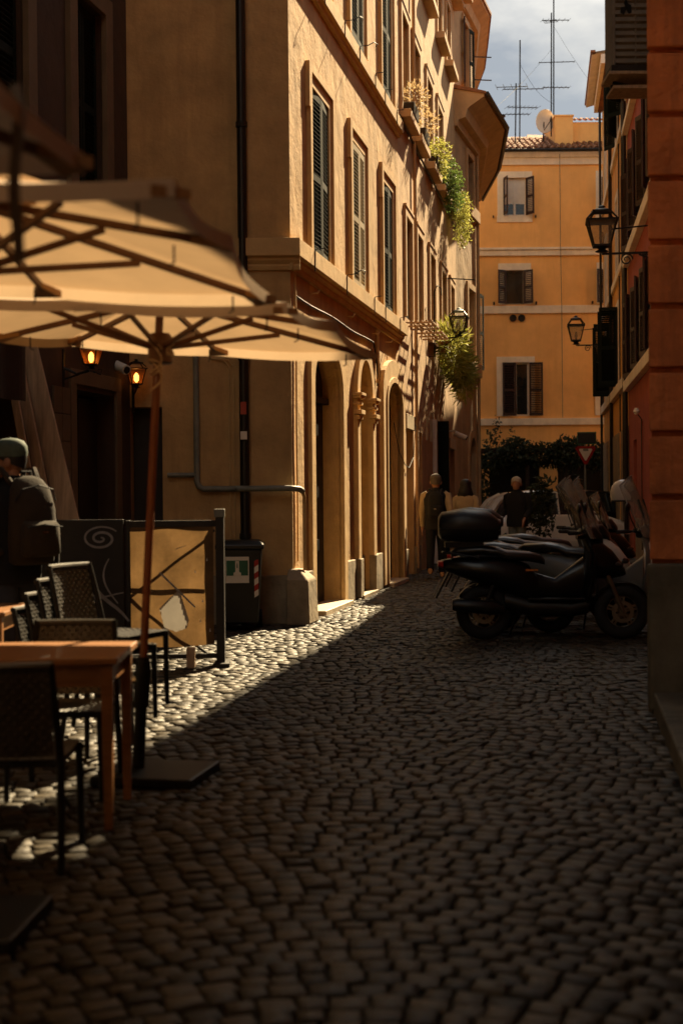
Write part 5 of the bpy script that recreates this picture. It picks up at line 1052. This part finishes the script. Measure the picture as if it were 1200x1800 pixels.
# ------------------------------------------------------------------ people
def bake_skin(name, vs, es, m_, parent, sub=2):
    me = bpy.data.meshes.new(name); me.from_pydata([v[:3] for v in vs], es, [])
    o = bpy.data.objects.new(name, me); C.objects.link(o)
    o.modifiers.new('skin', 'SKIN'); s_ = o.modifiers.new('sub', 'SUBSURF'); s_.levels = sub; s_.render_levels = sub
    for i, v in enumerate(vs): me.skin_vertices[0].data[i].radius = (v[3], v[3]); me.skin_vertices[0].data[i].use_root = (i == 0)
    dg = bpy.context.evaluated_depsgraph_get(); nm = bpy.data.meshes.new_from_object(o.evaluated_get(dg)); bpy.data.objects.remove(o)
    nm.name = name; nm.materials.clear(); nm.materials.append(m_); nm.polygons.foreach_set('use_smooth', [True]*len(nm.polygons))
    return nm
def person(label, loc, rz, scale=1., stride=.0, arm=.15, bend=0., top=None, legs=None, hair=None, hairstyle='short', shoes=None, turn=0., wd=1., bare_neck=True, sleeve=None):
    t = thing('person', label, 'person', loc, rz); t.scale = (scale,)*3
    V_ = [(0, 0, .96, .12), (0, .01, 1.12, .115), (0, .02, 1.3, .125), (0, .0, 1.45, .07), (0, .01, 1.53, .055), (0, .025, 1.60, .07)]; E_ = [(0, 1), (1, 2), (2, 3), (3, 4), (4, 5)]
    J = {}
    for s_ in (-1, 1):
        sw = s_*arm; k = len(V_)
        sh = Vector((s_*.185*wd, 0, 1.42)); el = sh+Vector((s_*.05, -sw*.6-.02, -.29)); wr_ = el+Vector((s_*.0, .05+bend-sw*.5, -.26+bend*.6)); pm = wr_+Vector((0, .02+bend*.3, -.075))
        V_ += [(*sh, .058), (*el, .042), (*wr_, .028), (*pm, .034)]; E_ += [(2, k), (k, k+1), (k+1, k+2), (k+2, k+3)]
        for f_ in range(4):
            q = len(V_); b = pm+Vector((s_*.004, -.03+.02*f_, -.03)); ln = (.055, .068, .064, .05)[f_]
            V_ += [(*b, .010), (*(b+Vector((-s_*.004, .004, -ln*.55))), .009), (*(b+Vector((-s_*.018, .008, -ln))), .008)]; E_ += [(k+3, q), (q, q+1), (q+1, q+2)]
        q = len(V_); b = wr_+Vector((-s_*.005, .035, -.04)); V_ += [(*b, .012), (*(b+Vector((-s_*.008, .022, -.035))), .010)]; E_ += [(k+3, q), (q, q+1)]
        st_ = s_*stride; k = len(V_)
        hp = Vector((s_*.085, 0, .93)); kn = Vector((s_*.09, st_*.5+.02, .51)); an = Vector((s_*.092, st_-(.06 if st_ < 0 else 0), .09+(.07 if st_ < -.05 else 0))); to = an+Vector((s_*.012, .15, -.06))
        V_ += [(*hp, .085), (*kn, .058), (*an, .04), (*to, .03)]; E_ += [(0, k), (k, k+1), (k+1, k+2), (k+2, k+3)]
        J[s_] = (sh, el, wr_, hp, kn, an, to)
    bm_ = bake_skin('body', V_, E_, M['skin'], t)
    # face and skull joined into the same body mesh
    hd = MB(); hc = Vector((0, .03, 1.638)); rot = Matrix.Translation(hc) @ Matrix.Rotation(turn, 4, 'Z') @ Matrix.Diagonal((1.1, 1.06, .95, 1))
    hd.x = rot
    hd.loft([[(w_*math.cos(a), c_+d_*math.sin(a), z) for a in [2*math.pi*k/18 for k in range(18)]] for w_, d_, c_, z in ((.03, .035, .05, -.125), (.05, .06, .03, -.11), (.064, .08, .015, -.07), (.074, .094, .004, -.02), (.077, .098, 0, .03), (.076, .097, -.003, .07), (.063, .082, -.004, .105), (.035, .05, -.004, .124), (.006, .01, 0, .13))])
    hd.add([(-.013, .085, -.045), (.013, .085, -.045), (0, .118, -.04), (0, .09, .012)], [(0, 1, 2), (1, 3, 2), (3, 0, 2), (0, 3, 1)])
    for s_ in (-1, 1): hd.add(*ellv((s_*.082, -.012, -.022), .014, .024, .036, 10, 6)); hd.add(*ellv((s_*.03, .08, .008), .014, .01, .009, 8, 6))
    hd.add(*ellv((0, .088, -.075), .025, .01, .008, 8, 6)); hd.x = None
    hm_ = hd.mesh('head', M['skin'], 50); bmm = bmesh.new(); bmm.from_mesh(bm_); bmm.from_mesh(hm_); bmm.to_mesh(bm_); bmm.free(); bpy.data.meshes.remove(hm_)
    bm_.polygons.foreach_set('use_smooth', [True]*len(bm_.polygons))
    obj('body', bm_, None, t)
    tp = MB(); tp.loft([[(w_*wd*math.copysign(abs(math.cos(a))**.8, math.cos(a)), c_+d_*math.copysign(abs(math.sin(a))**.8, math.sin(a)), z) for a in [2*math.pi*k/20 for k in range(20)]] for w_, d_, c_, z in ((.185, .125, 0, .82), (.19, .13, 0, .92), (.175, .12, .0, 1.08), (.195, .13, .005, 1.25), (.205, .122, .0, 1.35), (.175, .105, -.005, 1.425), (.11, .085, -.005, 1.475), (.068, .072, 0, 1.505), (.062, .066, .002, 1.535))])
    for s_ in (-1, 1):
        sh, el, wr_, hp, kn, an, to = J[s_]
        arm_ = MB() if sleeve else tp
        arm_.tube([sh+Vector((-s_*.06, 0, .01)), sh+Vector((-s_*.0, 0, -.03)), sh.lerp(el, .5), el, el.lerp(wr_, .5), wr_+Vector((0, 0, .01))], [.06, .075, .066, .056, .048, .042], 12)
        if sleeve: obj('sleeve', arm_, sleeve, t, smooth=60)
    obj('jacket', tp, top, t, smooth=60)
    tr = MB()
    tr.loft([[(w_*math.cos(a), d_*math.sin(a), z) for a in [2*math.pi*k/18 for k in range(18)]] for w_, d_, z in ((.12, .08, .80), (.175, .118, .88), (.172, .115, .98), (.16, .108, 1.06))])
    for s_ in (-1, 1):
        sh, el, wr_, hp, kn, an, to = J[s_]; tr.tube([hp+Vector((0, 0, .03)), hp+Vector((0, 0, -.1)), kn, kn.lerp(an, .5), an+Vector((0, 0, -.02))], [.092, .095, .072, .066, .06], 12)
        sm = MB(); sm.loft([[(an.x+w_*math.cos(a), an.y+y+ .0, an.z-.085+h*(.5+.5*math.sin(a))) for a in [2*math.pi*k/10 for k in range(10)]] for w_, y, h in ((.03, -.075, .06), (.042, -.05, .10), (.045, .03, .10), (.048, .11, .065), (.035, .17, .05), (.015, .185, .035))])
        obj('shoe', sm, shoes or M['black'], t, smooth=50)
    obj('trousers', tr, legs, t, smooth=60)
    if hair:
        hq = MB(); hq.x = rot
        def cap_(zb_front, zb_back, gr, n=20):
            rings = []
            for j in range(7):
                f_ = j/6; ring = []
                for k in range(n):
                    a = 2*math.pi*k/n; bk = .5-.5*math.sin(a); zb = zb_front+(zb_back-zb_front)*bk**.7; z = zb+(.146-zb)*f_**.8
                    hz_ = [-.125, -.11, -.07, -.02, .03, .07, .105, .124, .138, .146]; zc_ = max(z, -.07)
                    q = float(np.interp(zc_, hz_, [.03, .05, .066, .074, .077, .076, .064, .042, .02, .004])); q2 = float(np.interp(zc_, hz_, [.035, .06, .08, .094, .098, .097, .083, .055, .026, .004]))
                    ring.append(((q+gr)*math.cos(a), (q2+gr)*math.sin(a)-.004, z))
                rings.append(ring)
            hq.loft(rings)
        if hairstyle == 'short': cap_(.055, -.06, .006 if 'cap' in label else .013)
        if hairstyle == 'long':
            cap_(.06, -.10, .022)
            hq.loft([[(w_*math.cos(a), -.05+d_*math.sin(a), z) for a in [2*math.pi*k/14 for k in range(14)]] for w_, d_, z in ((.085, .075, .03), (.11, .08, -.06), (.13, .075, -.15), (.12, .06, -.22), (.07, .04, -.27))])
            for k in range(14): hq.tube([(-.12+.018*k, -.06-.05*math.sin(k*.25), -.15), (-.125+.0185*k+rnd.uniform(-.01, .01), -.07-.05*math.sin(k*.25), -.28-rnd.uniform(0, .05))], [.02, .004], 5)
        obj('hair', hq, hair, t, smooth=60)
    return t, J, rot
def backpack(label, parent_mtx, m_, sc_=1., z=1.2):
    t = thing('backpack', label, 'backpack'); t.matrix_basis = parent_mtx @ Matrix.Translation((0, -.21, z)) @ Matrix.Scale(sc_, 4)
    obj('bag', MB().loft([[(w_*math.copysign(abs(math.cos(a))**.75, math.cos(a)), c_+d_*math.copysign(abs(math.sin(a))**.75, math.sin(a)), zz_) for a in [2*math.pi*k/18 for k in range(18)]] for w_, d_, c_, zz_ in ((.10, .05, 0, -.27), (.135, .075, 0, -.25), (.145, .085, -.01, -.12), (.14, .08, -.01, .05), (.12, .065, .01, .17), (.085, .045, .03, .225), (.03, .03, .035, .245))]), m_, t, smooth=60)
    p = obj('front_pocket', MB().loft([sring(0, -.22, .1, .03, y=-.1, ax='z'), sring(0, -.2, .125, .05, y=-.1, ax='z'), sring(0, -.04, .12, .045, y=-.1, ax='z'), sring(0, -.015, .1, .02, y=-.09, ax='z')]), m_, t, smooth=50)
    obj('zip', MB().tube([(-.115, -.148, -.05), (0, -.158, -.035), (.115, -.148, -.05)], .004, 5), M['rubber'], p); obj('badge', MB().box(-.02, .02, -.158, -.15, -.085, -.075), M['chrome'], p)
    obj('zip', MB().tube([(-.135, -.05, .1), (-.1, -.075, .165), (0, -.085, .19), (.1, -.075, .165), (.135, -.05, .1)], .005, 5), M['rubber'], t)
    obj('handle', MB().tube([(-.03, .05, .225), (-.03, .05, .27), (.03, .05, .27), (.03, .05, .225)], .009, 6), M['rubber'], t)
    for s_ in (-1, 1): obj('strap', MB().tube([(s_*.09, .06, .2), (s_*.11, .14, .285), (s_*.12, .27, .28), (s_*.13, .34, .15), (s_*.14, .31, -.05), (s_*.15, .08, -.2)], .018, 6), m_, t, smooth=50)
    return t
pA, J, rot = person('man in a green cap and dark jacket walking at the left edge', (-2.27, 9.85, 0), R(44), 1.045, .2, .12, 0, M['navy'], M['denim'], M['black_hair'], 'short', M['black'], R(38), 1.0)
cp = MB(); cp.x = rot @ Matrix.Translation((0, -.0, .035)); cp.loft([[(w_*math.cos(a), -.002+d_*math.sin(a), z) for a in [2*math.pi*k/20 for k in range(20)]] for w_, d_, z in ((.084, .105, -.012), (.087, .109, .02), (.084, .106, .06), (.066, .085, .098), (.035, .045, .115), (.004, .004, .12))])
cap = obj('cap', cp, M['capc'], pA, smooth=50); bq = MB(); bq.x = cp.x; bq.sheet(lambda u, v: ((u-.5)*.15*(1-.25*v), .09+.085*v*(1-.8*(u-.5)**2*2), .0-.015*v-.05*(u-.5)**2), 8, 5); o = obj('brim', bq, M['capc'], cap, smooth=60); o.modifiers.new('thickness', 'SOLIDIFY').thickness = .005
bq = MB(); bq.x = cp.x; bq.lathe([(.008, .118), (.006, .124), (.001, .126)], 8); obj('button', bq, M['capc'], cap)
backpack('dark olive backpack on the back of the man in the cap', pA.matrix_basis @ Matrix.Scale(1.045, 4), M['olive'], 1.08, 1.2)
pB, J, rot = person('grey-haired man walking away with a dark backpack and pale sleeves', (1.64, 24.75, 0), R(-6), 1.02, .2, .2, 0, M['charcoal'], M['navy'], M['grey_hair'], 'short', M['tan'], 0, 1.05, sleeve=M['cream'])
backpack('small dark backpack on the grey-haired man walking away', pB.matrix_basis @ Matrix.Scale(1.02, 4), M['charcoal'], .9, 1.22)
pC, J, rot = person('woman with dark shoulder-length hair in a cream jacket', (2.24, 25.7, 0), R(-8), .97, -.14, .1, 0, M['cream'], M['charcoal'], M['black_hair'], 'long', M['black'], 0, .95)
pD, J, rot = person('white-haired man in black standing by the white car', (3.33, 27, 0), R(150), 1.0, .03, .03, .18, M['navy'], M['greyjean'], M['white_hair'], 'short', M['black'], R(15), 1.1)

# ------------------------------------------------------------------ cars at the crossing
def car(label, m_, loc, rz, sc_=1.):
    """small rounded hatchback: local x forward"""
    t = thing('car', label, 'car', loc, rz); t.scale = (sc_,)*3
    def ring(x, zb, zt, w_, wt, n=8):
        pts = []
        prof = [(w_*.92, zb), (w_, zb+.12), (w_*1.0, zb+(zt-zb)*.45), (w_*.97, zb+(zt-zb)*.8), (wt, zt), (0, zt+.03)]
        return [(x, y, z) for y, z in prof]+[(x, -y, z) for y, z in reversed(prof[:-1])]
    st_ = [(-1.78, .35, .62, .62, .5), (-1.74, .28, .80, .74, .6), (-1.6, .22, .92, .79, .68), (-1.2, .2, .95, .82, .72), (-.6, .2, .95, .82, .72), (.2, .2, .95, .82, .72), (.8, .2, .94, .82, .70), (1.25, .2, .88, .80, .64), (1.6, .24, .76, .72, .55), (1.74, .3, .6, .6, .45)]
    obj('body', MB().loft([ring(*s_) for s_ in st_]), m_, t, smooth=35)
    cab = [(-1.66, .94, .66), (-1.42, 1.26, .58), (-1.15, 1.43, .53), (-.5, 1.49, .53), (.1, 1.45, .53), (.45, 1.28, .58), (.92, .95, .66)]
    rf = MB(); n_ = len(cab)
    gl = MB()
    for s_ in (-1, 1):
        for a, b in ((1, 3), (3, 5)): pass
    roof = MB()
    roof.loft([[(x, w_, z), (x, w_*.9, z+.03), (x, 0, z+.045), (x, -w_*.9, z+.03), (x, -w_, z)] for x, z, w_ in cab], False, False)
    obj('roof', roof, m_, t, smooth=50)
    belt = [(-1.62, .95), (.9, .95)]
    def side(s_):
        top_ = [(x, z-.02, w_) for x, z, w_ in cab]; q = MB(); vs = []
        for x, z, w_ in top_: vs.append((x, s_*w_*1.0, z))
        for x, z, w_ in top_: vs.append((x, s_*.72, .94))
        q.add(vs, [(i, i+1, n_+i+1, n_+i) for i in range(n_-1)]); return q
    for s_ in (-1, 1):
        obj('side_window', side(s_), M['glass'], t)
        for x in (-.95, .0): obj('pillar', MB().beam((x, s_*.725, .93), (x*.9-.02, s_*.545, 1.44), .03, .09), m_, t)
        obj('front_pillar', MB().tube([(.9, s_*.67, .95), (.45, s_*.59, 1.28), (.1, s_*.54, 1.45)], .035, 6), m_, t); obj('rear_pillar', MB().tube([(-1.64, s_*.67, .95), (-1.42, s_*.6, 1.26), (-1.15, s_*.545, 1.43)], [.11, .09, .05], 6), m_, t, smooth=40)
        dr = obj('door', MB().box(-.55, .55, s_*.815-.012, s_*.815+.012, .32, .92), m_, t, bevel=.01); obj('handle', MB().box(-.45, -.3, s_*.835-.012, s_*.835+.012, .78, .81), M['chrome'], dr)
        for x in (-1.15, 1.15):
            wl = obj('wheel', MB().lathe([(.18, -.09), (.28, -.085), (.29, -.04), (.29, .04), (.28, .085), (.18, .09)], 22, (x, s_*.73, .29), 'y'), M['rubber'], t, smooth=40); obj('rim', MB().lathe([(.18, -.02), (.17, .06), (.05, .075), (.02, .08)], 16, (x, s_*.76 if s_ > 0 else s_*.76, .29), 'y'), M['steel'], wl, smooth=30)
        obj('headlight', MB().ell((1.5, s_*.52, .72), .09, .12, .10, 12, 8), M['lampglass'], t, smooth=60); obj('tail_light', MB().box(-1.79, -1.7, s_*.6-.06, s_*.6+.06, .6, .85), M['red'], t, bevel=.02); obj('mirror', MB().ell((.62, s_*.86, .98), .06, .09, .07, 10, 8), m_, t, smooth=60)
    for z in (.42,): obj('bumper', MB().box(-1.84, -1.7, -.6, .6, .34, .5).box(1.66, 1.8, -.6, .6, .3, .44), M['black'], t, bevel=.03)
    return t
car('small rounded white hatchback behind the standing man', M['carwhite'], (5.0, 33.8, 0), R(4))
car('dark hatchback half hidden behind the scooter windscreens', M['paint_black'], (7.0, 39.0, 0), R(20))

# ------------------------------------------------------------------ plants and pergola at the far end
t = thing('ivy_pergola', 'dark ivy mass over a pergola under the orange facade', 'pergola', (0, 48.2, 0))
for x in (4.7, 6.3, 7.6, 9.3): obj('post', MB().box(x-.06, x+.06, -.06, .06, 0, 2.9), M['void'], t)
obj('beam', MB().box(4.5, 9.6, -.08, .08, 2.85, 2.98).box(4.5, 9.6, 1.2, 1.35, 2.85, 2.98), M['void'], t)
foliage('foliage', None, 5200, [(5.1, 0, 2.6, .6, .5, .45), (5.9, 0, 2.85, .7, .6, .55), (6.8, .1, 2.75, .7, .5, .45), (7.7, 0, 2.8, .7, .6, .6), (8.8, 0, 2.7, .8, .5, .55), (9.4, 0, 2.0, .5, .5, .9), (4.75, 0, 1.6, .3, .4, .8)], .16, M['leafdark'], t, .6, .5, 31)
tdr = foliage('tendrils', None, 160, [(5.35, .8, 3.6, .12, .1, .6), (5.9, .9, 3.5, .1, .1, .4), (5.1, .8, 3.3, .2, .1, .4)], .12, M['leafdark'], t, .6, .8, 32); tdr['kind'] = 'stuff'
for i, (x, y, h, n_, lb) in enumerate(((3.9, 28.2, 1.75, 800, 'tall leafy potted shrub right beside the white-haired man'), (5.1, 38.0, 1.7, 500, 'leafy potted shrub in front of the pergola, left of the sign'), (6.6, 41.0, 1.9, 500, 'bushy potted shrub near the foot of the give-way sign'))):
    t = thing('potted_shrub', lb, 'potted plant', (x, y, 0))
    obj('pot', MB().lathe([(.17, 0), (.24, .38), (.26, .40), (.26, .44), (.22, .44)], 16), M['tile'], t, smooth=30); obj('trunk', MB().tube([(0, 0, .4), (.03, 0, .9), (0, .02, h*.75)], [.025, .02, .012], 6), M['void'], t)
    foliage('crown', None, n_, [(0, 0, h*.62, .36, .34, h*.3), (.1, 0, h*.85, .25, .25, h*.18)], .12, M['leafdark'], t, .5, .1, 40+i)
t = thing('give_way_sign', 'red bordered white triangular give-way sign under a dark box sign', 'road sign', (7.55, 44, 0), R(6))
obj('pole', MB().tube([(0, .05, 0), (0, .05, 3.25)], .03, 8), M['pipe'], t, smooth=40)
def tri(r_, y0, y1, zc, rd=.06):
    pts = []
    for k in range(3):
        a = -math.pi/2+k*2*math.pi/3
        for d in (-.5, 0, .5): pts.append(((r_-rd)*math.cos(a)+rd*math.cos(a+d*2), zc+(r_-rd)*math.sin(a)+rd*math.sin(a+d*2)))
    return MB().prism(pts, y0, y1)
bd = obj('board', tri(.36, -.015, .0, 2.68), M['red'], t); obj('field', tri(.235, -.02, -.016, 2.68, .03), M['signwhite'], bd); obj('clamp', MB().box(-.08, .08, -.03, .06, 2.74, 2.82), M['pipe'], t)
t = thing('box_sign', 'dark rectangular sign back fixed above the give-way triangle', 'sign', (7.6, 44, 0), R(-12)); obj('panel', MB().box(-.28, .26, -.03, .03, 2.98, 3.3), M['frame'], t, bevel=.01); obj('rim', MB().box(-.3, .28, -.01, .01, 2.95, 3.33), M['signgreen'], t)

# ------------------------------------------------------------------ street lamps and the louvred unit on the right
def scroll(mb, c, r_, turns, n, th, flip=1):
    pts = []
    for i in range(n):
        f_ = i/(n-1); a = turns*2*math.pi*f_; q = r_*(1-.75*f_); pts.append((c[0]+flip*q*math.cos(a), c[1], c[2]+q*math.sin(a)))
    mb.tube(pts, th, 5)
def street_lamp(label, wall, s_, z, reach, h, wd):
    t = lantern('street_lamp', label, h, wd, group='iron street lanterns on scrolled wall brackets'); wp = wall.matrix_basis @ Vector((s_, 0, z)); ax = (wall.matrix_basis.to_3x3() @ Vector((0, 1, 0))).normalized()
    p = wp-ax*reach; t.matrix_basis = Matrix.Translation(p) @ Matrix.Rotation(math.atan2(ax.y, ax.x), 4, 'Z')
    zb = -h*.16; br = MB(); br.beam((0, 0, zb-.02), (reach, 0, zb-.02), .03, .03); br.beam((reach*.45, 0, zb-.04), (reach, 0, zb-reach*.27), .025, .025); br.beam((reach-.03, 0, zb-reach*.3), (reach-.03, 0, zb+.05), .04, .04)
    for cx, cz, r_ in ((reach*.30, zb-.11, .09), (reach*.52, zb-.06, .04), (reach*.64, zb-.09, .055), (reach*.78, zb-.12, .075), (reach*.91, zb-.13, .085)): scroll(br, (cx, 0, cz), r_, 1.6, 24, .011)
    obj('bracket', br, M['metal'], t); obj('tie_rod', MB().tube([(wd*.3, 0, h*.42), (reach*.75, .0, h*.5)], .012, 6), M['metal'], t)
    return t
street_lamp('large iron street lantern on a scrolled bracket near the top of the pier', RB, 13.0, 4.98, 1.15, .57, .41)
street_lamp('smaller far iron street lantern in front of the orange building', YB, 7.0, 5.64, 1.05, .68, .44)
t = thing('louvred_unit', 'louvred air conditioner box on a wall shelf at upper right', 'air conditioner', (2.305, 12.0, 4.96), 0)
obj('case', MB().box(0, .34, .035, .32, .08, .92).box(0, .03, 0, .035, .08, .92).box(.19, .205, 0, .035, .08, .92), M['concrete'], t, bevel=.006)
for k in range(14): obj('louvre', MB().beam((.03, .02, .115+k*.058), (.34, .02, .115+k*.058), .035, .046, (0, .5, 1)), M['concrete'], t)
obj('fan', MB().prism([(.07, .52), (.10, .50), (.12, .555), (.14, .51), (.165, .52), (.16, .585), (.135, .595), (.12, .645), (.10, .605), (.11, .57), (.075, .565)], -.008, .0), M['dark'], t)
obj('tray', MB().box(-.01, .36, -.015, .34, .03, .08), M['void'], t); obj('shelf', MB().box(-.03, .36, -.03, .36, 0, .028), M['plank'], t, bevel=.006); obj('lower_shelf', MB().box(.01, .36, 0, .33, -.11, -.085), M['plank'], t); obj('shelf_bracket', MB().beam((.04, .2, -.01), (.36, .2, -.09), .03, .03).beam((.04, .3, -.01), (.36, .3, -.09), .03, .03), M['metal'], t)
